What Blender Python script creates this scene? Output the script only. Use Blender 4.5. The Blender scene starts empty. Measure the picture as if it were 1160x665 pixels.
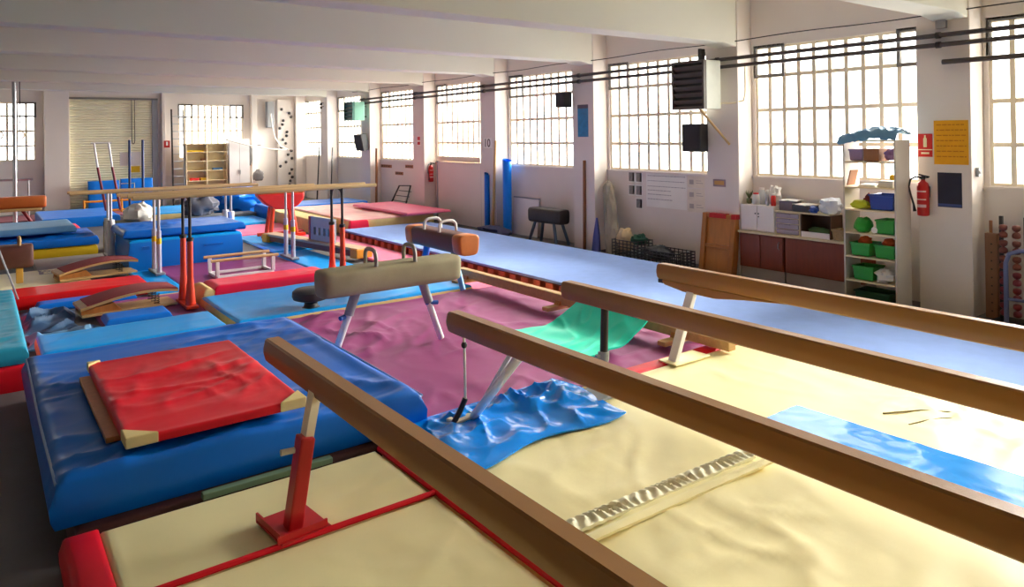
import bpy, bmesh, math, random
from mathutils import Vector, Matrix, noise

random.seed(7)
SC = bpy.context.scene
COL = SC.collection
PI = math.pi

# ---------------------------------------------------------------- camera
F_PX, PP_X, PP_Y = 825.637, 599.674, 147.898
EYE = Vector((0.0, 0.0, 2.5))
yaw, roll, pitch = math.radians(37.2265), math.radians(-0.70511), math.radians(0.29552)
fw = Vector((math.sin(yaw) * math.cos(pitch), math.cos(yaw) * math.cos(pitch), math.sin(pitch)))
r0 = Vector((math.cos(yaw), -math.sin(yaw), 0.0))
u0 = r0.cross(fw)
rt = r0 * math.cos(roll) + u0 * math.sin(roll)
up = u0 * math.cos(roll) - r0 * math.sin(roll)
cam = bpy.data.cameras.new('camera')
cam_ob = bpy.data.objects.new('camera', cam)
COL.objects.link(cam_ob)
cam_ob.matrix_world = Matrix(((rt.x, up.x, -fw.x, EYE.x), (rt.y, up.y, -fw.y, EYE.y), (rt.z, up.z, -fw.z, EYE.z), (0, 0, 0, 1)))
cam.sensor_width = 36.0
cam.lens = 36.0 * F_PX / 1160.0
cam.shift_x = -(PP_X - 580.0) / 1160.0
cam.shift_y = -(332.5 - PP_Y) / 1160.0
cam.clip_start = 0.02
cam.clip_end = 300
SC.camera = cam_ob

# ---------------------------------------------------------------- light: an overcast sky seen through the windows
W = bpy.data.worlds.new('overcast_sky')
SC.world = W
W.use_nodes = True
bgn = W.node_tree.nodes['Background']
bgn.inputs[0].default_value = (1.0, 0.975, 0.94, 1)
bgn.inputs[1].default_value = 3.4
sun = bpy.data.lights.new('hazy_sun', 'SUN')
sun.energy = 18.0
sun.angle = math.radians(40)
sun.color = (1.0, 0.95, 0.86)
sun_ob = bpy.data.objects.new('hazy_sun', sun)
COL.objects.link(sun_ob)
sun_ob.location = (30, -8, 18)
SUN_DIR = Vector((-math.cos(math.radians(18)) * math.cos(math.radians(5)), math.cos(math.radians(18)) * math.sin(math.radians(5)), -math.sin(math.radians(18))))
sun_ob.rotation_euler = SUN_DIR.to_track_quat('-Z', 'Y').to_euler()
SC.view_settings.view_transform = 'Standard'
SC.view_settings.look = 'None'
SC.view_settings.gamma = 1.0
SC.view_settings.use_curve_mapping = False
SC.view_settings.exposure = 1.25
cy = SC.cycles
cy.use_denoising = True
cy.max_bounces = 10
cy.diffuse_bounces = 6
cy.glossy_bounces = 4
cy.transparent_max_bounces = 12
cy.sample_clamp_indirect = 8.0
cy.caustics_reflective = False
cy.caustics_refractive = False

# layout of the hall (metres)
XP, XW = 10.5, 10.9            # face of the pillars, plane of the window wall
YF = 30.0                      # far wall
XL, YB = -13.0, -4.6            # left wall, wall behind the camera
ZC, ZB = 5.0, 4.03             # ceiling, underside of the beams
BAY = 3.7
PILY = [4.15 + BAY * k for k in range(-2, 7)]
WIN_Z = [1.73, 2.28, 2.87, 3.46, 3.97]


def portal(loc, rot, sx, sy):
    l = bpy.data.lights.new('window_portal', 'AREA')
    l.shape = 'RECTANGLE'
    l.size, l.size_y = sx, sy
    l.cycles.is_portal = True
    o = bpy.data.objects.new('window_portal', l)
    o.location = loc
    o.rotation_euler = rot
    COL.objects.link(o)


for y in PILY:
    portal((XW + 0.16, y + 2.1, 2.85), (0, PI / 2, 0), 2.3, 3.1)
portal((7.3, YF + 0.16, 2.8), (-PI / 2, 0, 0), 2.5, 2.1)
portal((0.35, YF + 0.16, 2.8), (-PI / 2, 0, 0), 2.7, 2.1)


# ---------------------------------------------------------------- materials
def lin(c):
    c = c / 255.0
    return c / 12.92 if c <= 0.04045 else ((c + 0.055) / 1.055) ** 2.4


MATS = {}


def mat(key, rgb, rough=0.5, metal=0.0, var=0.1, scale=3.0, bump=0.0, bscale=60.0, coat=0.0, stretch=None, spec=0.5, var2=None):
    """plain surface with soft colour variation and fine relief"""
    if key in MATS:
        return MATS[key]
    m = bpy.data.materials.new(key)
    m.use_nodes = True
    nt = m.node_tree
    b = nt.nodes['Principled BSDF']
    b.inputs['Roughness'].default_value = rough
    b.inputs['Metallic'].default_value = metal
    b.inputs['Specular IOR Level'].default_value = spec
    if coat:
        b.inputs['Coat Weight'].default_value = coat
        b.inputs['Coat Roughness'].default_value = 0.15
    tc = nt.nodes.new('ShaderNodeTexCoord')
    mp = nt.nodes.new('ShaderNodeMapping')
    if stretch:
        mp.inputs['Scale'].default_value = stretch
    nt.links.new(tc.outputs['Object'], mp.inputs['Vector'])
    n = nt.nodes.new('ShaderNodeTexNoise')
    n.inputs['Scale'].default_value = scale
    n.inputs['Detail'].default_value = 5
    nt.links.new(mp.outputs[0], n.inputs['Vector'])
    c = [lin(v) for v in rgb]
    mx = nt.nodes.new('ShaderNodeMix')
    mx.data_type = 'RGBA'
    lo = [max(0, v * (1 - 2 * var)) for v in c] if var2 is None else [lin(v) for v in var2]
    hi = [min(1, v * (1 + 2 * var)) for v in c]
    mx.inputs[6].default_value = (*lo, 1)
    mx.inputs[7].default_value = (*hi, 1)
    nt.links.new(n.outputs['Fac'], mx.inputs[0])
    nt.links.new(mx.outputs[2], b.inputs['Base Color'])
    if bump:
        n2 = nt.nodes.new('ShaderNodeTexNoise')
        n2.inputs['Scale'].default_value = bscale
        n2.inputs['Detail'].default_value = 3
        nt.links.new(mp.outputs[0], n2.inputs['Vector'])
        bp = nt.nodes.new('ShaderNodeBump')
        bp.inputs['Strength'].default_value = bump
        bp.inputs['Distance'].default_value = 0.01
        nt.links.new(n2.outputs['Fac'], bp.inputs['Height'])
        nt.links.new(bp.outputs[0], b.inputs['Normal'])
    MATS[key] = m
    return m


def vinyl(key, rgb, rough=0.34, var=0.05):
    return mat(key, rgb, rough + 0.04, var=var, scale=2.2, bump=0.1, bscale=9.0, spec=0.36)


wall_m = mat('wall_paint', (228, 219, 212), 0.8, var=0.03, scale=1.3, bump=0.08, bscale=25)
ceil_m = mat('ceiling_paint', (228, 226, 212), 0.85, var=0.03, scale=0.8, bump=0.05, bscale=30)
floor_m = mat('floor_screed', (96, 92, 92), 0.55, var=0.18, scale=1.6, bump=0.1, bscale=30)
wood_beam = mat('tan_suede', (152, 104, 46), 0.42, var=0.08, scale=1.2, bump=0.08, bscale=140, stretch=(6, 1, 3), spec=0.5)
wood_m = mat('pale_wood', (196, 158, 104), 0.5, var=0.12, scale=2.0, bump=0.08, bscale=60, stretch=(1, 9, 9))
wood_x = mat('pale_wood_long', (202, 168, 118), 0.45, var=0.12, scale=2.0, stretch=(1, 9, 9))
wood_or = mat('varnished_wood', (176, 112, 52), 0.4, var=0.14, scale=3.0, stretch=(8, 8, 1))
wood_dk = mat('mahogany', (126, 54, 24), 0.4, var=0.14, scale=3.0, stretch=(8, 8, 1))
cream_m = vinyl('cream_vinyl', (246, 234, 178), 0.4)
blue_m = vinyl('royal_blue_vinyl', (0, 106, 208), 0.33)
blue2_m = vinyl('bright_blue_vinyl', (0, 122, 230), 0.33)
cyan_m = vinyl('sky_blue_vinyl', (0, 158, 240), 0.36)
tarp_m = vinyl('shiny_blue_vinyl', (0, 140, 246), 0.14)
gloss_m = vinyl('glossy_blue_sheet', (42, 150, 238), 0.1)
teal_m = vinyl('teal_vinyl', (40, 156, 190), 0.4)
green_m = vinyl('sea_green_vinyl', (20, 222, 186), 0.35)
purple_m = vinyl('plum_vinyl', (148, 64, 116), 0.42)
maroon_m = mat('maroon_carpet', (128, 62, 74), 0.85, var=0.1, scale=8)
red_m = vinyl('red_vinyl', (222, 14, 36), 0.36)
redbright_m = vinyl('signal_red_vinyl', (226, 8, 16), 0.36)
crimson_m = vinyl('crimson_vinyl', (240, 8, 66), 0.33)
pink_m = vinyl('faded_pink_vinyl', (240, 112, 150), 0.42)
navy_m = vinyl('dark_slate_sheet', (62, 96, 132), 0.45, 0.12)
slate_m = vinyl('slate_blue_sheet', (96, 146, 186), 0.42, 0.12)
brown_m = vinyl('dark_brown_vinyl', (70, 34, 30), 0.5)
yellow_m = vinyl('yellow_vinyl', (226, 186, 30), 0.45)
track_m = mat('pale_blue_carpet', (148, 176, 234), 0.95, var=0.05, scale=5, bump=0.3, bscale=220, spec=0.1)
block_m = mat('red_brown_foam', (220, 104, 76), 0.8, var=0.12, scale=9)
white_metal = mat('white_metal', (232, 232, 232), 0.35, var=0.03)
silver_m = mat('galvanised_steel', (190, 192, 198), 0.32, 0.85, var=0.06)
dark_metal = mat('dark_steel', (52, 48, 48), 0.45, 0.5, var=0.1)
black_m = mat('black_plastic', (26, 26, 28), 0.45, var=0.1)
redpost_m = mat('orange_red_enamel', (226, 62, 26), 0.35, var=0.06)
redmet_m = mat('red_enamel', (186, 22, 26), 0.4, var=0.08)
dkred_m = mat('dark_red_enamel', (120, 24, 34), 0.4, var=0.08)
bluemet_m = mat('blue_enamel', (36, 92, 176), 0.4, var=0.08)
steelblue_m = mat('navy_enamel', (34, 58, 112), 0.4, var=0.08)
orange_m = mat('orange_enamel', (232, 150, 30), 0.45, var=0.06)
suede_m = mat('grey_beige_suede', (164, 154, 124), 0.8, var=0.14, scale=4, bump=0.15, bscale=90, spec=0.2)
leath_br = mat('brown_leather', (92, 52, 44), 0.55, var=0.12, scale=6, bump=0.1)
leath_or = mat('tan_leather', (196, 112, 44), 0.45, var=0.12, scale=6, bump=0.1)
leath_bk = mat('black_leather', (46, 38, 36), 0.5, var=0.1, scale=6, bump=0.1)
paper_m = mat('white_paper', (238, 236, 230), 0.8, var=0.03)
grey_m = mat('grey_enamel', (150, 152, 156), 0.5, var=0.06)
beige_m = mat('beige_laminate', (226, 208, 172), 0.5, var=0.04)
white_lam = mat('white_laminate', (234, 228, 226), 0.45, var=0.03)
frame_m = mat('cream_window_paint', (238, 226, 200), 0.5, var=0.05)
casement_m = mat('grey_casement_paint', (120, 116, 112), 0.5, var=0.06)
sign_red = mat('sign_red', (206, 34, 28), 0.5, var=0.03)
yel_paper = mat('orange_yellow_paper', (234, 168, 24), 0.8, var=0.06, scale=8)
ink_m = mat('dark_ink', (66, 50, 30), 0.8, var=0.1)
bin_green = mat('green_plastic', (34, 150, 44), 0.4, var=0.08)
bin_blue = mat('blue_plastic', (28, 70, 160), 0.4, var=0.08)
card_m = mat('cardboard', (156, 106, 72), 0.8, var=0.08)
clear_m = mat('smoky_plastic', (160, 150, 164), 0.25, var=0.08)
wicker_m = mat('wicker', (150, 128, 92), 0.8, var=0.25, scale=60)
shutter_m = mat('beige_shutter_steel', (246, 234, 204), 0.5, 0.0, var=0.1, scale=1.2)
cloth_w = mat('white_cloth', (226, 222, 214), 0.9, var=0.05)
cloth_g = mat('grey_beige_cloth', (158, 150, 136), 0.9, var=0.1, scale=6)
foam_m = mat('yellowed_foam', (226, 204, 140), 0.8, var=0.08, scale=6)

glass_m = bpy.data.materials.new('window_glass')
glass_m.use_nodes = True
_nt = glass_m.node_tree
_nt.nodes.clear()
_o = _nt.nodes.new('ShaderNodeOutputMaterial')
_t = _nt.nodes.new('ShaderNodeBsdfTransparent')
_t.inputs[0].default_value = (0.96, 0.97, 0.97, 1)
_g = _nt.nodes.new('ShaderNodeBsdfGlossy')
_g.inputs['Roughness'].default_value = 0.08
_x = _nt.nodes.new('ShaderNodeMixShader')
_x.inputs[0].default_value = 0.05
_nt.links.new(_t.outputs[0], _x.inputs[1])
_nt.links.new(_g.outputs[0], _x.inputs[2])
_nt.links.new(_x.outputs[0], _o.inputs[0])


# ---------------------------------------------------------------- mesh helpers
def new():
    return bmesh.new()


def box(bm, x0, x1, y0, y1, z0, z1, mi=0):
    v = [bm.verts.new(p) for p in ((x0, y0, z0), (x1, y0, z0), (x1, y1, z0), (x0, y1, z0), (x0, y0, z1), (x1, y0, z1), (x1, y1, z1), (x0, y1, z1))]
    for q in ((0, 3, 2, 1), (4, 5, 6, 7), (0, 1, 5, 4), (1, 2, 6, 5), (2, 3, 7, 6), (3, 0, 4, 7)):
        f = bm.faces.new([v[i] for i in q])
        f.material_index = mi
    return v


def obox(bm, c, s, rot=(0, 0, 0), mi=0):
    from mathutils import Euler
    R = Euler(rot).to_matrix()
    v = box(bm, -s[0] / 2, s[0] / 2, -s[1] / 2, s[1] / 2, -s[2] / 2, s[2] / 2, mi)
    for q in v:
        q.co = R @ q.co + Vector(c)
    return v


def tube(bm, pts, r, seg=10, cap=True, rr=None):
    pts = [Vector(p) for p in pts]
    n = len(pts)
    rings = []
    ref = None
    for i, p in enumerate(pts):
        d = (pts[min(i + 1, n - 1)] - pts[max(i - 1, 0)]).normalized()
        if ref is None:
            ref = Vector((0, 0, 1)) if abs(d.z) < 0.9 else Vector((1, 0, 0))
            ref = (ref - d * ref.dot(d)).normalized()
        else:
            ref = (ref - d * ref.dot(d)).normalized()
        s = d.cross(ref)
        rad = rr[i] if rr else r
        rings.append([bm.verts.new(p + (ref * math.cos(2 * PI * k / seg) + s * math.sin(2 * PI * k / seg)) * rad) for k in range(seg)])
    for a, b in zip(rings, rings[1:]):
        for k in range(seg):
            bm.faces.new((a[k], a[(k + 1) % seg], b[(k + 1) % seg], b[k]))
    if cap:
        bm.faces.new(rings[0][::-1])
        bm.faces.new(rings[-1])


def lathe(bm, prof, c=(0, 0, 0), seg=20):
    rings = []
    for r, z in prof:
        rings.append([bm.verts.new((c[0] + r * math.cos(2 * PI * k / seg), c[1] + r * math.sin(2 * PI * k / seg), c[2] + z)) for k in range(seg)])
    for a, b in zip(rings, rings[1:]):
        for k in range(seg):
            bm.faces.new((a[k], a[(k + 1) % seg], b[(k + 1) % seg], b[k]))
    bm.faces.new(rings[0][::-1])
    bm.faces.new(rings[-1])


def prism(bm, poly, axis, a, b, mi=0):
    """extrude a 2-D polygon along an axis from a to b"""
    def P(u, v, t):
        return {'x': (t, u, v), 'y': (u, t, v), 'z': (u, v, t)}[axis]
    A = [bm.verts.new(P(u, v, a)) for u, v in poly]
    B = [bm.verts.new(P(u, v, b)) for u, v in poly]
    n = len(poly)
    for i in range(n):
        f = bm.faces.new((A[i], A[(i + 1) % n], B[(i + 1) % n], B[i]))
        f.material_index = mi
    for L in (A[::-1], B):
        f = bm.faces.new(L)
        f.material_index = mi


def loft(bm, rings, cap=True):
    R = [[bm.verts.new(p) for p in r] for r in rings]
    n = len(R[0])
    for a, b in zip(R, R[1:]):
        for k in range(n):
            bm.faces.new((a[k], a[(k + 1) % n], b[(k + 1) % n], b[k]))
    if cap:
        bm.faces.new(R[0][::-1])
        bm.faces.new(R[-1])


def obj(name, bm, m, parent=None, smooth=False, bevel=0.0, bseg=2, world=False, label=None, angle=0.7):
    bmesh.ops.recalc_face_normals(bm, faces=bm.faces[:])
    me = bpy.data.meshes.new(name)
    if smooth:
        for f in bm.faces:
            f.smooth = True
        for e in bm.edges:
            if len(e.link_faces) == 2 and e.calc_face_angle(0) > angle:
                e.smooth = False
    bm.to_mesh(me)
    bm.free()
    for q in (m if isinstance(m, (list, tuple)) else [m]):
        me.materials.append(q)
    o = bpy.data.objects.new(name, me)
    COL.objects.link(o)
    if parent:
        o.parent = parent
        if world:
            r = parent
            off = Vector()
            while r:
                off += r.location
                r = r.parent
            o.matrix_parent_inverse = Matrix.Translation(-off)
    if bevel:
        b = o.modifiers.new('bevel', 'BEVEL')
        b.width = bevel
        b.segments = bseg
        b.limit_method = 'ANGLE'
    if label:
        o['label'] = label
    return o


def thing(name, label, cat, loc=(0, 0, 0), rotz=0.0, group=None):
    o = bpy.data.objects.new(name, None)
    o.empty_display_size = 0.1
    COL.objects.link(o)
    o.location = loc
    o.rotation_euler = (0, 0, rotz)
    return tag(o, label, cat, group)


def tag(o, label, cat, group=None):
    o['label'] = label
    o['category'] = cat
    if group:
        o['group'] = group
    return o


def struct(o):
    o['kind'] = 'structure'
    return o


def dup(root, loc, rotz=0.0, label=None, group=None):
    r = root.copy()
    COL.objects.link(r)
    r.location = loc
    r.rotation_euler = (0, 0, rotz)
    if label:
        r['label'] = label
    if group:
        r['group'] = group
    for ch in list(root.children):
        c = ch.copy()
        COL.objects.link(c)
        c.parent = r
        for g in list(ch.children):
            d = g.copy()
            COL.objects.link(d)
            d.parent = c
    return r


def ridge(x, y, ang, s, stretch, seed):
    wx = x + 0.35 * noise.noise(Vector((x * 0.8, y * 0.8, seed + 1.7)))
    wy = y + 0.35 * noise.noise(Vector((x * 0.8, y * 0.8, seed + 8.2)))
    c, sn = math.cos(ang), math.sin(ang)
    u, v = (wx * c + wy * sn) * s, (-wx * sn + wy * c) * s * stretch
    n = noise.noise(Vector((u + seed * 7.3, v + seed * 3.1, seed)))
    return max(0.0, 1 - abs(n) * 3.0) ** 2


def folds(seed, amp, ang=0.3, s=0.8, stretch=3.0, soft=0.3):
    """height of a slack cover: sharp drag folds over a soft swell"""
    def f(x, y):
        h = ridge(x, y, ang, s, stretch, seed) + 0.6 * ridge(x, y, ang + 0.9, s * 1.6, stretch, seed + 4.4) + 0.3 * ridge(x, y, ang + 0.25, s * 3.2, stretch * 0.9, seed + 6.1)
        msk = max(0.0, min(1.0, 0.45 + 1.3 * noise.noise(Vector((x * 0.7, y * 0.7, seed + 2.0)))))
        return amp * (h * msk - 0.55 + soft * (noise.noise(Vector((x * 1.1, y * 1.1, seed + 9))) - 0.4))
    return f


def pad(bm, x0, x1, y0, y1, z0, z1, r=0.04, step=0.05, h=None, side=0, bulge=0.0, sag=0.0, skew=None):
    """a padded mat: rounded top edge, displaced top, bulging sides; side = material slot of the sides"""
    def axis(a, b):
        n = max(2, int((b - a - 2 * r) / step))
        e = [0, 0.12 * r, 0.4 * r, r]
        return [a + q for q in e[:-1]] + [a + r + (b - a - 2 * r) * i / n for i in range(n + 1)] + [b - q for q in e[:-1]][::-1]
    xs, ys = axis(x0, x1), axis(y0, y1)
    V = []
    for j, y in enumerate(ys):
        row = []
        for i, x in enumerate(xs):
            d = min(x - x0, x1 - x, y - y0, y1 - y)
            z = z1
            if d < r:
                z -= r - math.sqrt(max(0, r * r - (r - d) ** 2))
            k = min(1.0, d / (2.5 * r + 1e-6))
            if h:
                z += h(x, y) * (0.25 + 0.75 * k)
            if sag:
                z -= sag * (1 - min(1, d / 0.35)) ** 2
            px, py = x, y
            if skew:
                px, py = skew(x, y)
            row.append(bm.verts.new((px, py, z)))
        V.append(row)
    nx, ny = len(xs), len(ys)
    for j in range(ny - 1):
        for i in range(nx - 1):
            bm.faces.new((V[j][i], V[j][i + 1], V[j + 1][i + 1], V[j + 1][i]))
    ring = [V[0][i] for i in range(nx)] + [V[j][nx - 1] for j in range(1, ny)] + [V[ny - 1][i] for i in range(nx - 2, -1, -1)] + [V[j][0] for j in range(ny - 2, 0, -1)]
    cx, cyy = (x0 + x1) / 2, (y0 + y1) / 2
    prev = ring
    for t in ((0.35, 1.0), (0.7, 0.8), (1.0, 0.0)):
        cur = []
        for v in ring:
            p = v.co.copy()
            ox = bulge * t[1] if abs(p.x - x1) < 1e-4 else (-bulge * t[1] if abs(p.x - x0) < 1e-4 else 0)
            oy = bulge * t[1] if abs(p.y - y1) < 1e-4 else (-bulge * t[1] if abs(p.y - y0) < 1e-4 else 0)
            cur.append(bm.verts.new((p.x + ox, p.y + oy, v.co.z + (z0 - v.co.z) * t[0])))
        m = len(ring)
        for k in range(m):
            f = bm.faces.new((prev[k], prev[(k + 1) % m], cur[(k + 1) % m], cur[k]))
            f.material_index = side
        prev = cur
    f = bm.faces.new(prev[::-1])
    f.material_index = side


def mat_thing(name, label, ext, z0, z1, m, h=None, cat='mat', group=None, r=0.04, step=0.06, side=None, bulge=0.015, sag=0.0, parent=None):
    bm = new()
    pad(bm, *ext, z0, z1, r=min(r, (z1 - z0) * 0.45), step=step, h=h, side=1 if side else 0, bulge=bulge, sag=sag)
    o = obj(name, bm, [m, side] if side else m, parent=parent, smooth=True, angle=1.2, world=bool(parent))
    if not parent:
        tag(o, label, cat, group)
    return o


def sheet(bm, fn, nu, nv, th):
    """a cloth with thickness: fn(u, v) -> point"""
    A = [[Vector(fn(i / nu, j / nv)) for i in range(nu + 1)] for j in range(nv + 1)]
    T = [[bm.verts.new(p) for p in row] for row in A]
    B = [[bm.verts.new(p - Vector((0, 0, th))) for p in row] for row in A]
    for j in range(nv):
        for i in range(nu):
            bm.faces.new((T[j][i], T[j][i + 1], T[j + 1][i + 1], T[j + 1][i]))
            bm.faces.new((B[j][i], B[j + 1][i], B[j + 1][i + 1], B[j][i + 1]))
    for i in range(nu):
        bm.faces.new((T[0][i], B[0][i], B[0][i + 1], T[0][i + 1]))
        bm.faces.new((T[nv][i], T[nv][i + 1], B[nv][i + 1], B[nv][i]))
    for j in range(nv):
        bm.faces.new((T[j][0], T[j + 1][0], B[j + 1][0], B[j][0]))
        bm.faces.new((T[j][nu], B[j][nu], B[j + 1][nu], T[j + 1][nu]))


def lump(bm, c, s, seed=0, rough=0.25, nu=18, nv=10, flat=True):
    """a soft crumpled bundle"""
    rings = []
    for j in range(1, nv):
        th = PI * j / nv
        ring = []
        for i in range(nu):
            ph = 2 * PI * i / nu
            d = Vector((math.sin(th) * math.cos(ph), math.sin(th) * math.sin(ph), math.cos(th)))
            k = 1 + rough * noise.noise(d * 2.2 + Vector((seed, 0, 0))) + rough * 0.6 * noise.noise(d * 5 + Vector((0, seed, 0)))
            p = Vector((d.x * s[0], d.y * s[1], d.z * s[2])) * k
            if flat:
                p.z = max(p.z, -s[2] * 0.8)
            ring.append(Vector(c) + p)
        rings.append(ring)
    loft(bm, rings)


# ================================================================= the setting
bm = new()
box(bm, XL - 0.3, XW + 0.3, YB - 0.3, YF + 0.3, -0.12, 0)
struct(obj('floor', bm, floor_m))
bm = new()
box(bm, XL - 0.3, XW + 0.3, YB - 0.3, YF + 0.3, ZC, ZC + 0.2)
ceiling = struct(obj('ceiling', bm, ceil_m))
for y in PILY:
    bm = new()
    prism(bm, [(XL, ZC), (XL, ZB), (XP - 0.35, ZB), (XP + 0.05, ZB - 0.06), (XP + 0.05, ZC)], 'y', y + 0.02, y + 0.47)
    obj('ceiling_beam', bm, ceil_m, ceiling, bevel=0.015)

bm = new()
box(bm, XW, XW + 0.3, YB, YF, 0, WIN_Z[0])
box(bm, XW, XW + 0.3, YB, YF, WIN_Z[-1], ZC)
edges = []
for y in PILY:
    edges.append((y + 0.58, y + 3.63))
prev = YB
for a, b in edges:
    if a > prev:
        box(bm, XW, XW + 0.3, max(prev, YB), a, WIN_Z[0], WIN_Z[-1])
    prev = b
box(bm, XW, XW + 0.3, prev, YF, WIN_Z[0], WIN_Z[-1])
wall_right = struct(obj('wall_right', bm, wall_m))
for y in PILY + [29.98 - 0.3]:
    bm = new()
    box(bm, XP, XW, y, min(y + 0.69, YF), 0, ZC)
    obj('pillar', bm, wall_m, wall_right, bevel=0.012)
for y in PILY:                          # sloping inner sills
    bm = new()
    box(bm, XW - 0.04, XW, y + 0.69, y + 3.7, WIN_Z[0] - 0.05, WIN_Z[0] - 0.01)
    obj('window_sill', bm, wall_m, wall_right)

bm = new()
FW = [(-1.0, 1.63), (6.12, 8.48)]
for x0, x1, z0, z1 in ((XL, 1.63, 0, 1.82), (XL, -1.0, 1.82, 3.78), (1.63, 2.6, 0, 3.78), (XL, 2.6, 3.78, ZC), (2.6, 5.22, 3.98, ZC), (5.22, 6.12, 0, 3.98),
                       (6.12, 8.48, 0, 1.75), (8.48, XW, 0, 3.98), (5.22, XW, 3.98, ZC), (6.12, 8.48, 3.79, 3.98)):
    box(bm, x0, x1, YF, YF + 0.3, z0, z1)
wall_far = struct(obj('wall_far', bm, wall_m))
for x0, x1 in ((1.86, 2.58), (5.5, 5.62), (8.75, 8.95)):
    bm = new()
    box(bm, x0, x1, YF - 0.25, YF, 0, ZC)
    obj('pilaster', bm, wall_m, wall_far, bevel=0.01)
bm = new()
box(bm, XL - 0.3, XL, YB, YF, 0, ZC)
struct(obj('wall_left', bm, wall_m))
bm = new()
box(bm, XL - 0.3, XW + 0.3, YB - 0.3, YB, 0, ZC)
struct(obj('wall_back', bm, wall_m))

# --- windows: steel frames with 11 x 4 panes; panes share one mesh per row
PANE = {}


def pane_mesh(w, h):
    k = (round(w, 3), round(h, 3))
    if k not in PANE:
        b = new()
        box(b, -0.003, 0.003, -w / 2, w / 2, -h / 2, h / 2)
        bmesh.ops.recalc_face_normals(b, faces=b.faces[:])
        me = bpy.data.meshes.new('pane')
        b.to_mesh(me)
        b.free()
        me.materials.append(glass_m)
        PANE[k] = me
    return PANE[k]


WN = [0]


def window(origin, rotz, width, ncol, zs, cas):
    """local: x = into the wall, y = along the wall, z = height"""
    WN[0] += 1
    e = bpy.data.objects.new('window_%d' % WN[0], None)
    e.empty_display_size = 0.1
    COL.objects.link(e)
    e.location = (*origin, 0)
    e.rotation_euler = (0, 0, rotz)
    struct(e)
    cw = width / ncol
    b = new()
    for k in range(ncol + 1):
        t = 0.042 if k in (0, ncol) else 0.034
        box(b, 0.03, 0.07, k * cw - t, k * cw + t, zs[0], zs[-1])
    for i, z in enumerate(zs):
        t = 0.038 if i in (0, len(zs) - 1) else 0.031
        box(b, 0.035, 0.075, 0, width, z - t, z + t)
    obj('window_frame', b, frame_m, e)
    for k0, k1 in cas:
        b = new()
        a, c = k0 * cw, k1 * cw
        z0, z1 = zs[-2], zs[-1]
        t = 0.026
        for q in ((a - t, c + t, z0 - t, z0 + t), (a - t, c + t, z1 - t, z1 + t), (a - t, a + t, z0 + t, z1 - t), (c - t, c + t, z0 + t, z1 - t)):
            box(b, 0.0, 0.03, q[0], q[1], q[2], q[3])
        obj('casement', b, casement_m, e)
    for i in range(len(zs) - 1):
        for k in range(ncol):
            o = bpy.data.objects.new('pane', pane_mesh(cw - 0.062, zs[i + 1] - zs[i] - 0.056))
            COL.objects.link(o)
            o.parent = e
            o.location = (0.055, (k + 0.5) * cw, (zs[i] + zs[i + 1]) / 2)
    return e


for y in PILY[::-1]:
    z = list(WIN_Z)
    window((XW, y + 0.58), 0, 3.05, 11, z, ((0.5, 2), (9, 11)) if y > 3 else ((0, 2), (9, 11)))
window((FW[1][1], YF), PI / 2, 2.36, 10, [1.75, 2.27, 2.79, 3.31, 3.79], ((0, 2), (8, 10)))
window((FW[0][1], YF), PI / 2, 2.63, 10, [1.82, 2.32, 2.82, 3.32, 3.78], ((0, 2), (8, 10)))

# --- roller shutter in the far wall
door = bpy.data.objects.new('door_1', None)
COL.objects.link(door)
door.location = (3.91, YF, 0)
struct(door)
bm = new()
n = 46
prof = []
for k in range(n + 1):
    z = 3.98 * k / n
    prof += [(0.0, z), (-0.022, z + 0.02), (-0.022, z + 0.055), (0.0, z + 0.075)] if k < n else [(0.0, z)]
A = [bm.verts.new((-1.31, y, z)) for y, z in prof]
B = [bm.verts.new((1.31, y, z)) for y, z in prof]
for i in range(len(prof) - 1):
    bm.faces.new((A[i], A[i + 1], B[i + 1], B[i]))
sh = obj('shutter_curtain', bm, shutter_m, door)
sh['label'] = 'beige corrugated steel roller curtain'
for x0, x1, m in ((-1.36, -1.29, frame_m), (1.29, 1.48, grey_m)):
    bm = new()
    box(bm, x0, x1, -0.1, 0.07, 0, 3.98)
    obj('guide_rail', bm, m, door, bevel=0.008)
bm = new()
box(bm, -1.36, 1.48, -0.12, 0.05, 3.93, 4.0)
obj('head_rail', bm, casement_m, door)
bm = new()
for dx in (0, 0.1):
    tube(bm, [(0.62 + dx, -0.08, 3.93), (0.62 + dx, -0.08, 2.45)], 0.011, 6)
tube(bm, [(0.62 + 0.05 + 0.05 * math.cos(a), -0.08, 2.45 + 0.12 * math.sin(a)) for a in [PI + PI * k / 8 for k in range(9)]], 0.011, 6)
obj('hoist_chain', bm, dark_metal, door)

# --- white metal door in the bay of the fifth window
d2 = bpy.data.objects.new('door_2', None)
COL.objects.link(d2)
d2.location = (10.8, 17.5, 0)
struct(d2)
bm = new()
box(bm, -0.02, 0.04, -1.15, 1.15, 0, 1.74)
obj('door_leaf', bm, wall_m, d2, bevel=0.006)
bm = new()
box(bm, -0.05, 0.06, -1.15, 1.15, 1.75, 1.9)
obj('door_head', bm, frame_m, d2, bevel=0.006)
bm = new()
for y in (-1.17, 1.17):
    box(bm, -0.03, 0.03, y - 0.02, y + 0.02, 0, 1.75)
obj('door_jamb', bm, grey_m, d2)

# ================================================================= mats on the floor, near to far
lc = folds(1.0, 0.012, 0.2, 0.9, 2.5, 0.8)
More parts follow.
